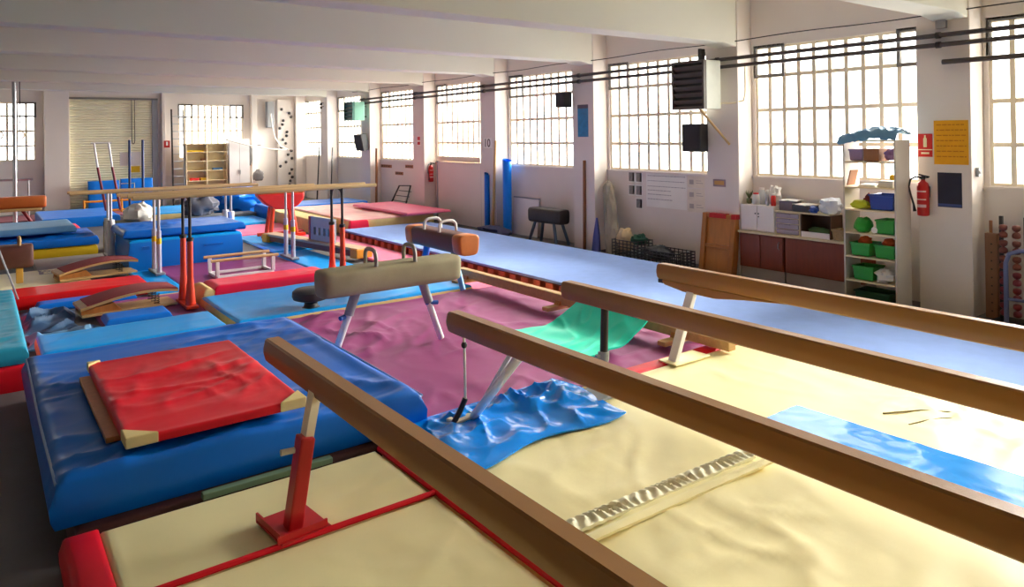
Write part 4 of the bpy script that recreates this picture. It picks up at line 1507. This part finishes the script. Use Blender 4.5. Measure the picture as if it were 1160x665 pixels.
# --- wooden vaulting box section leaning on the wall
t = thing('vault_box_frame', 'varnished wooden vaulting box section with red corners leaning on the wall', 'vaulting box', (10.3, 8.22, 0), 0.0)
bm = new()
def lean(bm):
    for v in bm.verts:
        v.co.x += (v.co.z) * 0.13
for y0, y1 in ((-0.36, -0.26), (0.26, 0.36)):
    bm = new()
    box(bm, -0.03, 0.12, y0, y1, 0.0, 1.06)
    lean(bm)
    obj('stile', bm, wood_or, t, bevel=0.01)
for z0, z1 in ((0.98, 1.05), (0.46, 0.52)):
    bm = new()
    box(bm, -0.025, 0.1, -0.26, 0.26, z0, z1)
    lean(bm)
    obj('rail', bm, wood_or, t, bevel=0.008)
bm = new()
box(bm, 0.02, 0.04, -0.26, 0.26, 0.02, 0.98)
lean(bm)
obj('panel', bm, mat('honey_plywood', (190, 124, 60), 0.45, stretch=(6, 6, 1)), t)
for y0, y1 in ((-0.16, 0.2), (-0.37, -0.27)):
    bm = new()
    box(bm, -0.034, 0.12, y0, y1, 0.985, 1.065)
    lean(bm)
    obj('red_corner', bm, redmet_m, t)

# --- crates and bundles in the corner by the third pillar
def crate(loc, sx, sy, sz, label, m):
    t = thing('wire_crate', label, 'crate', loc, group='crates by the wall')
    bm = new()
    for q in ((-sx / 2, sx / 2, -sy / 2, sy / 2, 0, 0.012),):
        box(bm, *q)
    obj('base', bm, m, t)
    nz = int(sz / 0.06)
    for (ax, a) in (('x', -sx / 2), ('x', sx / 2), ('y', -sy / 2), ('y', sy / 2)):
        bm = new()
        L = sy if ax == 'x' else sx
        for k in range(nz + 1):
            z = 0.012 + (sz - 0.024) * k / nz
            if ax == 'x':
                box(bm, a - 0.008, a + 0.008, -L / 2, L / 2, z - 0.008, z + 0.008)
            else:
                box(bm, -L / 2, L / 2, a - 0.008, a + 0.008, z - 0.008, z + 0.008)
        nn = int(L / 0.09)
        for k in range(nn + 1):
            q = -L / 2 + L * k / nn
            if ax == 'x':
                box(bm, a - 0.006, a + 0.006, q - 0.008, q + 0.008, 0, sz)
            else:
                box(bm, q - 0.008, q + 0.008, a - 0.006, a + 0.006, 0, sz)
        obj('lattice_side', bm, m, t)['kind'] = 'stuff'
    return t


charcoal = mat('charcoal_plastic', (64, 66, 72), 0.5)
crate((10.35, 10.3, 0), 0.5, 0.62, 0.4, 'taller charcoal lattice crate beside the grey cloth bundle', charcoal)
crate((10.35, 9.42, 0), 0.5, 0.98, 0.3, 'lower charcoal lattice crate left of the leaning wooden frame', charcoal)
soft('tan_bag', 'tan plastic bag standing in the taller crate', 'bag', (10.35, 10.48, 0.35), (0.16, 0.16, 0.26), mat('tan_plastic', (200, 176, 136), 0.5), 31, rough=0.35)
soft('dark_green_cloth', 'dark green cloth heaped over the crates', 'cloth', (10.38, 10.12, 0.4), (0.17, 0.15, 0.1), mat('bottle_green_cloth', (38, 84, 66), 0.8), 33, rough=0.5)
soft('black_cloth', 'black cloth heaped in the lower crate', 'cloth', (10.38, 9.6, 0.2), (0.17, 0.3, 0.14), black_m, 34, rough=0.4)
bm = new()
pts = [(10.35, 10.78, 0.0), (10.45, 10.95, 0.5), (10.58, 11.12, 1.0), (10.64, 11.22, 1.3), (10.66, 11.25, 1.5)]
def along(t_):
    k_ = min(3, int(t_ * 4))
    return Vector(pts[k_]).lerp(Vector(pts[k_ + 1]), t_ * 4 - k_)
for k, off in enumerate(((0, 0), (0.1, 0.14))):
    tube(bm, [along(q / 24) + Vector((off[0] * 0.5, off[1], 0)) for q in range(25)], 0.1, 20, rr=[0.13 - 0.05 * q / 24 - 0.07 * max(0, q - 20) / 4 for q in range(25)])
for v in bm.verts:
    v.co += Vector((1, 1, 0)) * 0.06 * noise.noise(Vector((v.co.x * 14, v.co.y * 14, v.co.z * 2.5)))
    v.co.z = max(0.0, v.co.z)
tag(obj('cloth_roll', bm, cloth_g, smooth=True), 'tall grey-beige cloth bundle leaning in the corner by the pillar', 'cloth bundle')
bm = new()
tube(bm, [(10.22, 11.22, 0.0), (10.3, 11.28, 0.4), (10.4, 11.38, 0.72)], 0.08, 10, rr=[0.1, 0.07, 0.02])
tag(obj('blue_cloth', bm, mat('indigo_cloth', (70, 78, 150), 0.8), smooth=True), 'indigo folded cloth standing beside the grey-beige bundle', 'cloth')

# --- poles, rolled mats, white board, black buck
bm = new()
tube(bm, [(10.46, 11.85, 0), (10.48, 11.84, 1.92)], 0.035, 12)
tag(obj('wooden_pole', bm, mat('brown_pole', (140, 90, 56), 0.5), smooth=True), 'brown wooden pole leaning on the pillar with the blue poster', 'pole')
bm = new()
tube(bm, [(10.42, 22.05, 0), (10.46, 22.05, 2.1)], 0.04, 12)
tag(obj('wooden_pole', bm, MATS['brown_pole'], smooth=True), 'tall brown wooden pole at the distant pillar under the green heater', 'pole')
bm = new()
tube(bm, [(10.45, 15.35, 0), (10.47, 15.2, 2.35)], 0.035, 12)
tag(obj('wooden_pole', bm, wood_m, smooth=True), 'pale wooden pole standing left of the blue rolled mat', 'pole')
for x, y, r_, h_, lab in ((10.6, 14.92, 0.13, 1.86, 'tall upright blue rolled mat against the pillar, thicker one'), (10.42, 15.56, 0.08, 1.5, 'thin dark blue roll standing behind the pale pole')):
    bm = new()
    pts = []
    for k in range(60):
        a = k * 0.35
        rr_ = r_ * (0.25 + 0.75 * k / 59)
        pts.append((x + rr_ * math.cos(a), y + rr_ * math.sin(a)))
    A = [bm.verts.new((p[0], p[1], 0.0)) for p in pts]
    B = [bm.verts.new((p[0] * 0.999 + 0.02, p[1], h_ + 0.04 * math.sin(i * 0.35))) for i, p in enumerate(pts)]
    for i in range(59):
        bm.faces.new((A[i], A[i + 1], B[i + 1], B[i]))
    tag(obj('rolled_mat', bm, blue2_m if r_ > 0.1 else blue_m, smooth=True), lab, 'rolled mat', 'blue rolls by the pillar')
soft('navy_bag', 'navy cloth bag lying on the floor at the foot of the blue rolled mat', 'bag', (10.0, 14.6, 0.14), (0.24, 0.62, 0.16), mat('navy_cloth', (34, 40, 80), 0.8), 41, rough=0.3)
bm = new()
obox(bm, (10.8, 14.4, 0.46), (0.02, 1.0, 0.92), (0, 0.08, 0))
o = tag(obj('whiteboard', bm, white_lam, bevel=0.004), 'white board leaning on the wall behind the black buck', 'board')
bm = new()
for q in ((14.4, 0.93, 1.04, 0.03), (14.4, 0.0, 1.04, 0.03)):
    obox(bm, (10.785 + 0.08 * (q[1] - 0.46), q[0], q[1]), (0.03, q[2], q[3]), (0, 0.08, 0))
obj('edge_trim', bm, grey_m, o)
t = thing('buck', 'black leather vaulting buck on splayed blue-grey legs by the wall', 'vaulting buck', (10.35, 12.95, 0), PI / 2 + 0.05)
bm = new()
horse_body(bm, 1.1, 0.36, 0.34, 0.82, 0.95)
obj('body', bm, leath_bk, t, smooth=True, angle=1.3)
for x, y in ((-0.32, -0.12), (0.32, -0.12), (-0.32, 0.12), (0.32, 0.12)):
    bm = new()
    tube(bm, [(x, y, 0.5), (x * 1.5, y * 1.6, 0.0)], 0.035, 10)
    obj('leg', bm, mat('blue_grey_enamel', (74, 92, 116), 0.5), t, smooth=True)
# folded metal trolley by the far pillar
t = thing('metal_trolley', 'dark folding metal frame leaning on the wall under the brown boards', 'frame', (10.4, 20.2, 0))
bm = new()
tube(bm, [(-0.3, 0.55, 0.02), (0.1, 0.35, 0.95), (0.12, -0.35, 0.98), (-0.28, -0.55, 0.02)], 0.025, 8)
obj('outer_frame', bm, dark_metal, t, smooth=True)
for k in range(5):
    bm = new()
    z = 0.2 + 0.15 * k
    tube(bm, [(-0.22 + 0.08 * k, 0.5 - 0.03 * k, z), (-0.2 + 0.08 * k, -0.5 + 0.03 * k, z)], 0.012, 6)
    obj('cross_bar', bm, dark_metal, t, smooth=True)
bm = new()
obox(bm, (-0.02, 0.05, 0.4), (0.05, 0.5, 0.5), (0, 0.4, 0))
obj('seat_panel', bm, cloth_w, t)

# --- heaters, loudspeakers, pipes
def heater(loc, sx, sy, sz, label, mf, ms, nl):
    t = thing('unit_heater', label, 'heater', loc, group='unit heaters')
    bm = new()
    box(bm, -sx / 2 + 0.04, sx / 2, -sy / 2, sy / 2, 0, sz)
    obj('casing', bm, ms, t, bevel=0.01)
    bm = new()
    box(bm, -sx / 2 + 0.035, -sx / 2 + 0.05, -sy / 2 + 0.03, sy / 2 - 0.03, 0.04, sz - 0.03)
    obj('dark_backplate', bm, black_m, t)  # black plate standing in for the shade behind the louvres
    bm = new()
    for q in ((-sy / 2, sy / 2, 0, 0.05), (-sy / 2, sy / 2, sz - 0.04, sz), (-sy / 2, -sy / 2 + 0.04, 0.05, sz - 0.04), (sy / 2 - 0.04, sy / 2, 0.05, sz - 0.04)):
        box(bm, -sx / 2 - 0.03, -sx / 2 + 0.039, *q)
    obj('louvre_frame', bm, mf, t)
    for k in range(nl):
        z = 0.07 + (sz - 0.14) * (k + 0.5) / nl
        bm = new()
        obox(bm, (-sx / 2 + 0.0, 0, z), (0.09, sy - 0.085, 0.014), (0, 0.75, 0))
        obj('louvre', bm, mf, t)
    return t


brown_blk = mat('dark_brown_enamel', (92, 84, 76), 0.5)
h1 = heater((10.1, 8.42, 2.9), 0.42, 0.72, 0.84, 'dark louvred unit heater with pale side hung beside the second window', brown_blk, mat('pale_green_enamel', (214, 218, 206), 0.45), 6)
bm = new()
tube(bm, [(-0.1, -0.15, 0.0), (0.38, -0.4, -0.62)], 0.022, 8)
obj('brace', bm, wood_m, h1, smooth=True)
bm = new()
box(bm, -0.02, 0.04, -0.1, -0.06, 0.84, 1.06)
box(bm, 0.06, 0.12, -0.1, -0.06, 0.84, 1.06)
obj('hanger', bm, dark_metal, h1)
bm = new()
tube(bm, [(0.22, -0.3, 0.1), (0.38, -0.5, 0.1), (0.5, -0.62, 0.14), (0.52, -0.64, 0.3), (0.52, -0.64, 0.78)], 0.016, 8)
obj('feed_pipe', bm, frame_m, h1, smooth=True)
h2 = heater((10.1, 22.95, 3.03), 0.4, 0.72, 0.62, 'sea green unit heater high on a distant pillar', mat('dark_teal_enamel', (60, 110, 100), 0.5), mat('sea_green_enamel', (120, 176, 156), 0.45), 4)


bm = new()
box(bm, 0.19, 0.42, -0.05, 0.05, 0.1, 0.16)
box(bm, 0.19, 0.42, -0.05, 0.05, 0.45, 0.5)
obj('hanger', bm, dark_metal, h2)


def speaker(loc, rz, sy, sz, label, tilt=0.0):
    t = thing('loudspeaker', label, 'loudspeaker', loc, rz, 'loudspeakers')
    bm = new()
    box(bm, -0.11, 0.11, -sy / 2, sy / 2, 0, sz)
    bmesh.ops.rotate(bm, cent=(0.11, 0, sz / 2), matrix=Matrix.Rotation(tilt, 3, 'Y'), verts=bm.verts[:])
    obj('cabinet', bm, black_m, t, bevel=0.015)
    bm = new()
    box(bm, -0.118, -0.111, -sy / 2 + 0.02, sy / 2 - 0.02, 0.02, sz - 0.02)
    bmesh.ops.rotate(bm, cent=(0.11, 0, sz / 2), matrix=Matrix.Rotation(tilt, 3, 'Y'), verts=bm.verts[:])
    obj('grille', bm, mat('charcoal_grille', (44, 42, 44), 0.8), t)
    bm = new()
    box(bm, 0.1, 0.2, -0.04, 0.04, sz / 2 - 0.05, sz / 2 + 0.05)
    obj('bracket', bm, dark_metal, t)
    return t


speaker((10.28, 8.62, 2.15), 0.0, 0.42, 0.5, 'black loudspeaker below the dark louvred heater')
speaker((10.3, 12.3, 3.08), 0.0, 0.32, 0.33, 'small black loudspeaker on the pillar with the blue poster')
speaker((10.3, 22.9, 2.05), 0.15, 0.45, 0.55, 'tilted black loudspeaker below the sea green heater', -0.2)

for z, lab in ((3.78, 'upper dark heating pipe running along the window wall'), (3.65, 'lower dark heating pipe running along the window wall')):
    bm = new()
    tube(bm, [(10.4, 0.5, z + 0.0), (10.4, 23.2, z - 0.04)], 0.032, 10)
    t = tag(obj('heating_pipe', bm, mat('dark_brown_pipe', (74, 64, 60), 0.5), smooth=True), lab, 'pipe', 'heating pipes')
    for y in PILY[2:]:
        bm = new()
        lathe(bm, [(0.045, -0.03), (0.045, 0.03)], (0, 0, 0), 10)
        bmesh.ops.rotate(bm, cent=(0, 0, 0), matrix=Matrix.Rotation(PI / 2, 3, 'X'), verts=bm.verts[:])
        bmesh.ops.translate(bm, vec=(10.4, y + 0.35, z - 0.04 * (y / 23)), verts=bm.verts[:])
        box(bm, 10.43, 10.5, y + 0.335, y + 0.365, z - 0.015, z + 0.015)
        obj('clip', bm, dark_metal, t)
bm = new()
tube(bm, [(10.42, 4.46, 3.41), (10.42, 0.5, 3.4)], 0.034, 10)
tag(obj('heating_pipe', bm, MATS['dark_brown_pipe'], smooth=True), 'short dark pipe ending on the near pillar below the long pipes', 'pipe', 'heating pipes')
bm = new()
pts = []
for y in [0.5 + 0.35 * k for k in range(68)]:
    pts.append((10.47, y, 4.09 - 0.002 * y + 0.012 * math.sin(y * 2.1)))
tube(bm, pts, 0.009, 6)
tag(obj('cable', bm, dark_metal, smooth=True), 'thin dark cable running along the wall above the windows', 'cable')
bm = new()
box(bm, 10.42, 10.5, 4.42, 4.55, 3.87, 3.98)
tag(obj('junction_box', bm, grey_m, bevel=0.008), 'grey junction box high on the near pillar under the beam', 'junction box')

# --- weight rack and timber in the near window bay
t = thing('timber_post', 'tall drilled wooden post leaning in the near window bay', 'post', (10.68, 4.0, 0))
bm = new()
box(bm, -0.04, 0.04, -0.09, 0.06, 0.0, 1.12)
obj('plank', bm, mat('old_timber', (134, 92, 60), 0.6, stretch=(6, 6, 1)), t, bevel=0.006)
bm = new()
tube(bm, [(0.06, 0.02, 0), (0.06, 0.02, 1.28)], 0.022, 8)
obj('rod', bm, card_m, t, smooth=True)
for k in range(9):
    bm = new()
    tube(bm, [(-0.042, -0.02, 0.1 + 0.11 * k), (-0.036, -0.02, 0.1 + 0.11 * k)], 0.012, 8)
    obj('hole_plug', bm, ink_m, t)
t = thing('weight_rack', 'slim rack standing in the near window bay', 'rack', (10.6, 3.72, 0))
for y in (-0.14, 0.14):
    bm = new()
    box(bm, 0.02, 0.06, y - 0.02, y + 0.02, 0.0, 1.36)
    obj('upright', bm, dark_metal, t)
bm = new()
box(bm, -0.16, 0.14, -0.2, 0.2, 0.0, 0.03)
obj('base_plate', bm, dark_metal, t)
rust = mat('red_brown_enamel', (120, 60, 48), 0.5)
wine = mat('wine_enamel', (118, 30, 40), 0.45)
for k in range(6):
    for y in (-0.075, 0.075):
        z = 0.18 + 0.2 * k
        m_ = rust if k >= 3 else wine
        d = thing('dumbbell', 'red-brown dumbbell hanging on the slim rack, %s column, %s tier' % ('left' if y > 0 else 'right', ('lowest', 'second', 'third', 'fourth', 'fifth', 'topmost')[k]), 'dumbbell', (10.52, 3.72 + y, z), group='dumbbells on the rack')
        bm = new()
        tube(bm, [(0, 0, -0.07), (0, 0, 0.07)], 0.016, 8)
        obj('grip', bm, m_, d, smooth=True)
        for s_ in (-1, 1):
            bm = new()
            bmesh.ops.create_icosphere(bm, subdivisions=2, radius=0.052)
            bmesh.ops.translate(bm, vec=(0, 0, s_ * 0.05), verts=bm.verts[:])
            for v in bm.verts:
                v.co.z = max(-0.085, min(0.085, v.co.z))
            obj('head', bm, m_, d, smooth=True)
t = thing('push_frame', 'blue-grey bent tube frame in front of the slim rack', 'frame', (10.35, 3.45, 0))
bm = new()
tube(bm, [(0, 0.26, 0), (0, 0.26, 0.8), (0, 0.22, 0.92), (0, 0.1, 0.97), (0, -0.5, 0.97)], 0.028, 10)
obj('tube_frame', bm, mat('blue_grey_tube', (104, 112, 150), 0.4, 0.3), t, smooth=True)
bm = new()
tube(bm, [(0, 0.26, 0.35), (0, -0.5, 0.35)], 0.02, 8)
obj('cross_tube', bm, MATS['blue_grey_tube'], t, smooth=True)

# ================================================================= the far end
# --- open shelf and tall cupboard
t = thing('open_shelf', 'pale open shelf with two bays in front of the far window', 'shelf unit', (6.97, 29.55, 0))
for x in (-0.72, 0.0, 0.72):
    bm = new()
    box(bm, x - 0.02, x + 0.02, -0.2, 0.2, 0, 2.3)
    obj('side_panel', bm, beige_m, t)
for k, z in enumerate((0.1, 0.5, 0.9, 1.28, 1.64, 1.98, 2.28)):
    for s in (-1, 1):
        bm = new()
        box(bm, s * 0.36 - 0.34, s * 0.36 + 0.34, -0.2, 0.2, z - 0.012, z + 0.012)
        obj('shelf', bm, beige_m, t)
bm = new()
box(bm, -0.72, 0.72, 0.19, 0.205, 0.05, 2.3)
obj('back_panel', bm, mat('cream_board', (236, 224, 186), 0.6), t)
for x, z, w_, h_, m_, lab in ((-0.4, 1.99, 0.6, 0.06, yellow_m, 'yellow folder on the far open shelf'), (-0.42, 0.912, 0.3, 0.1, sign_red, 'red box on the far open shelf'), (-0.12, 0.912, 0.2, 0.1, yellow_m, 'yellow box beside the red box on the far open shelf'),
                              (0.4, 1.292, 0.35, 0.08, navy_m, 'dark folded cloth on the far open shelf'), (-0.15, 0.512, 0.3, 0.07, steelblue_m, 'blue folder low on the far open shelf'), (0.36, 0.512, 0.5, 0.08, mat('khaki_cloth', (130, 122, 96), 0.9), 'khaki cloth low on the far open shelf'), (-0.1, 1.652, 0.16, 0.08, card_m, 'small brown box on the far open shelf')):
    bm = new()
    box(bm, 6.97 + x - w_ / 2, 6.97 + x + w_ / 2, 29.4, 29.6, z, z + h_)
    tag(obj('shelf_box', bm, m_, bevel=0.01), lab, 'box')
t = thing('tall_cupboard', 'tall plain ivory cupboard right of the far open shelf', 'cupboard', (8.14, 29.55, 0))
bm = new()
box(bm, -0.38, 0.38, -0.22, 0.25, 0, 2.46)
obj('body', bm, white_lam, t, bevel=0.005)
for s in (-1, 1):
    bm = new()
    box(bm, s * 0.19 - 0.185, s * 0.19 + 0.185, -0.24, -0.222, 0.06, 2.43)
    d = obj('door', bm, white_lam, t, bevel=0.003)
    bm = new()
    box(bm, s * 0.03 - 0.01, s * 0.03 + 0.01, -0.26, -0.24, 1.1, 1.25)
    obj('handle', bm, silver_m, d)
# coat hooks with a dark bag
soft('dark_bag', 'dark bag hanging on the far wall right of the ivory cupboard', 'bag', (8.62, 29.7, 1.76), (0.12, 0.09, 0.45), mat('charcoal_cloth', (62, 58, 58), 0.8), 51, rough=0.25)
soft('grey_bag', 'grey cloth bag hanging below the dark bag', 'bag', (8.95, 29.65, 0.98), (0.22, 0.1, 0.24), mat('mid_grey_cloth', (112, 106, 106), 0.9), 52, rough=0.3)
bm = new()
tube(bm, [(8.5, 29.78, 2.2), (9.1, 29.78, 2.2)], 0.015, 8)
tag(obj('coat_rail', bm, dark_metal, smooth=True), 'thin coat rail on the far wall', 'rail')
bm = new()
box(bm, 8.5, 8.85, 29.4, 29.7, 0.55, 0.62)
box(bm, 8.52, 8.83, 29.42, 29.68, 0.0, 0.55)
tag(obj('stool', bm, wood_or, bevel=0.01), 'small ochre stool box by the ivory cupboard', 'stool')
# ladder
t = thing('ladder', 'tall grey metal ladder leaning against the far wall', 'ladder', (6.0, 29.4, 0))
for x in (-0.2, 0.2):
    bm = new()
    obox(bm, (x, 0.12, 1.8), (0.05, 0.06, 3.6), (-0.07, 0, 0))
    obj('side_rail', bm, dark_metal if x < 0 else silver_m, t)
for k in range(12):
    bm = new()
    z = 0.25 + 0.28 * k
    tube(bm, [(-0.2, 0.12 + 0.07 * (z - 1.8), z), (0.2, 0.12 + 0.07 * (z - 1.8), z)], 0.016, 6)
    obj('rung', bm, silver_m, t, smooth=True)
# exit sign on the far wall (faces the hall)
t = thing('exit_sign', 'small red sign with white mark on the far wall beside the ladder', 'sign', (5.66, 29.73, 2.3))
bm = new()
box(bm, -0.1, 0.1, -0.012, 0, -0.13, 0.13)
obj('plate', bm, sign_red, t)
bm = new()
box(bm, -0.03, 0.03, -0.016, -0.0125, -0.05, 0.09)
obj('print_mark', bm, paper_m, t)
# blue mats leaning on the shutter
for x0, x1, y, h_, lab in ((3.1, 4.05, 29.5, 1.02, 'blue mat standing against the roller shutter, left one'), (4.1, 5.12, 29.5, 1.06, 'blue mat standing against the roller shutter, right one')):
    bm = new()
    pad(bm, x0, x1, 0, h_, 0, 0.18, r=0.03, step=0.15)
    for v in bm.verts:
        x_, y_, z_ = v.co
        v.co = (x_, y - z_ + 0.12 * y_, y_ + 0.03)
    tag(obj('standing_mat', bm, blue2_m, smooth=True, angle=1.0), lab, 'mat', 'mats leaning on the shutter')
# orange hurdle frames
t = thing('hurdle', 'low orange metal hurdle on the maroon carpet in front of the shutter', 'hurdle', (3.95, 28.2, 0.03))
for z in (0.08, 0.4):
    bm = new()
    tube(bm, [(-1.1, 0, z), (1.15, 0.0, z)], 0.035, 8)
    obj('rail', bm, orange_m, t, smooth=True)
for x in (-1.1, 0.0, 1.15):
    bm = new()
    tube(bm, [(x, 0, 0.0), (x, 0, 0.45)], 0.035, 8)
    obj('post', bm, orange_m, t, smooth=True)
# dark red bar frame
t = thing('uneven_bar_frame', 'slanting dark red bar stand with white tops near the shutter', 'bar stand', (3.15, 25.8, 0.3))
for x in (0.0, 0.39):
    bm = new()
    tube(bm, [(x + 0.06, 0.2, -0.1 + 0.1), (x - 0.18, 0, 1.35)], 0.036, 10)
    obj('post', bm, dkred_m, t, smooth=True)
    bm = new()
    tube(bm, [(x - 0.18, 0, 1.35), (x - 0.27, 0, 2.1)], 0.03, 10)
    obj('extension', bm, white_metal, t, smooth=True)
bm = new()
tube(bm, [(-0.36, 0, 2.1), (0.2, 0, 2.1)], 0.028, 10)
obj('bar', bm, cloth_w, t, smooth=True)
# blue post frame with white board
t = thing('blue_post_frame', 'pair of dark blue posts carrying a white board near the shutter', 'post frame', (3.78, 24.2, 0.0))
for x in (-0.18, 0.17):
    bm = new()
    tube(bm, [(x, 0, 0.0), (x, 0, 2.48)], 0.036, 10)
    obj('post', bm, steelblue_m, t, smooth=True)
    bm = new()
    box(bm, x - 0.08, x + 0.08, -0.15, 0.15, 0.0, 0.03)
    obj('base_plate', bm, steelblue_m, t)
bm = new()
box(bm, -0.42, 0.2, 0.05, 0.09, 1.72, 2.12)
obj('board', bm, paper_m, t)
bm = new()
box(bm, -0.2, 0.1, 0.04, 0.08, 1.52, 1.7)
obj('yellow_card', bm, yellow_m, t)
bm = new()
tube(bm, [(-0.4, 0.06, 1.2), (-0.05, 0.06, 1.2), (-0.05, 0.06, 0.85)], 0.015, 6)
obj('thin_rail', bm, beige_m, t)
# white cloth and olive box behind the white parallel bars
soft('white_cloth_bundle', 'white cloth bundle heaped on the olive box', 'cloth', (2.98, 18.9, 0.78), (0.3, 0.3, 0.24), cloth_w, 61, rough=0.35)
bm = new()
box(bm, 2.32, 2.98, 18.6, 19.3, 0.0, 0.62)
tag(obj('olive_box', bm, mat('olive_board', (112, 100, 40), 0.7), bevel=0.02), 'olive brown foam box behind the blue block', 'box')
# blue crumpled tarp and grey mound
bm = new()
lump(bm, (6.85, 24.8, 0.42), (0.85, 0.6, 0.5), 71, 0.35, 36, 18)
tag(obj('blue_tarp_heap', bm, blue2_m, smooth=True), 'heap of crumpled blue tarpaulin behind the red buck', 'tarp')
bm = new()
lump(bm, (5.4, 23.58, 0.46), (0.5, 0.3, 0.34), 72, 0.35, 30, 14)
tag(obj('grey_tarp_heap', bm, mat('dark_grey_tarp', (92, 92, 104), 0.7), smooth=True), 'heap of dark grey sheeting left of the blue tarpaulin', 'tarp')
bm = new()
box(bm, 5.0, 6.95, 23.25, 23.9, 0.0, 0.18)
tag(obj('grey_bench_mat', bm, mat('dull_grey_vinyl', (110, 112, 116), 0.6), bevel=0.03), 'dull grey flat mat under the tarpaulin heaps', 'mat')
# climbing wall strip in the corner
t = thing('climbing_panel', 'narrow white climbing panel with dark holds in the far right corner', 'climbing wall', (10.14, 29.86, 0))
bm = new()
box(bm, -0.33, 0.34, 0.0, 0.1, 0.02, 4.05)
obj('panel', bm, wall_m, t)
rn = random.Random(5)
for k in range(22):
    bm = new()
    lump(bm, (rn.uniform(-0.26, 0.26), -0.03, 0.4 + 3.4 * k / 22), (0.06, 0.05, 0.06), k, 0.4, 8, 6, False)
    obj('hold', bm, mat('dark_hold', (70, 68, 70), 0.6), t, smooth=True)
# sagging white rope
bm = new()
pts = [(7.6 + 2.4 * k / 24, 29.2, 2.45 - 0.45 * math.sin(PI * 0.5 * k / 24)) for k in range(25)]
pts2 = [(9.35, 29.3, 3.45), (9.4, 29.3, 3.0), (9.5, 29.3, 2.5), (9.7, 29.25, 2.15), (10.0, 29.2, 2.0)]
tube(bm, pts + [Vector(p) for p in pts2[::-1][1:]], 0.022, 6)
tag(obj('white_rope', bm, cloth_w, smooth=True), 'sagging white rope hanging across the far right corner', 'rope')
bm = new()
box(bm, 9.35, 9.62, 29.7, 29.98, 2.9, 3.95)
tag(obj('wall_duct', bm, grey_m, bevel=0.01), 'grey duct box high on the far wall beside the climbing panel', 'duct')
# leaning metal poles in the far bay
for y, lab in ((26.9, 'thin dark metal pole leaning in the far bay, left one'), (25.6, 'thin dark metal pole leaning in the far bay, right one')):
    bm = new()
    tube(bm, [(10.05, y - 0.6, 0.0), (10.44, y + 0.1, 2.1)], 0.025, 8)
    tag(obj('leaning_pole', bm, dark_metal, smooth=True), lab, 'pole', 'leaning poles in the far bay')
# rings and post at the far left
t = thing('ring_frame', 'tall silver post with cross rail and hanging gear at the far left', 'post frame', (0.83, 23.9, 0.0))
bm = new()
tube(bm, [(0, 0, 0), (0, 0, 4.9)], 0.05, 10)
obj('post', bm, silver_m, t, smooth=True)
bm = new()
tube(bm, [(-1.2, 0.0, 1.45), (0.4, 0.0, 1.45)], 0.03, 8)
obj('cross_rail', bm, silver_m, t, smooth=True)
bm = new()
tube(bm, [(0.3, 0, 0.2), (0.3, 0, 1.45)], 0.025, 8)
obj('side_post', bm, silver_m, t, smooth=True)
for x in (-0.35, 0.12):
    bm = new()
    tube(bm, [(x, 0, 4.9), (x, 0, 2.75)], 0.012, 6)
    st = obj('strap', bm, dark_metal, t)
    bm = new()
    tube(bm, [(x + 0.1 * math.sin(2 * PI * k / 20), 0, 2.65 + 0.1 * math.cos(2 * PI * k / 20)) for k in range(21)], 0.016, 8, cap=False)
    obj('ring', bm, wood_x, st, smooth=True)
t = thing('guy_post', 'thin silver guy post crossing the left edge of the view', 'post', (0.17, 13.0, 0.2))
bm = new()
tube(bm, [(0.02, 0.0, 0.0), (-0.02, 0.6, 4.75)], 0.02, 8)
obj('tube', bm, silver_m, t, smooth=True)
bm = new()
tube(bm, [(0.3, -0.2, 0.02), (0.0, 0.2, 1.0)], 0.012, 6)
obj('guy_wire', bm, silver_m, t)
bm = new()
pad(bm, 0.2, 0.9, 0, 0.9, 0, 0.15, r=0.03, step=0.2)
for v in bm.verts:
    x_, y_, z_ = v.co
    v.co = (x_ - 0.35, 29.4 - z_ + 0.1 * y_, y_ + 0.32)
tag(obj('standing_mat', bm, blue2_m, smooth=True, angle=1.0), 'blue mat standing under the far left window', 'mat')
#@@NEXT
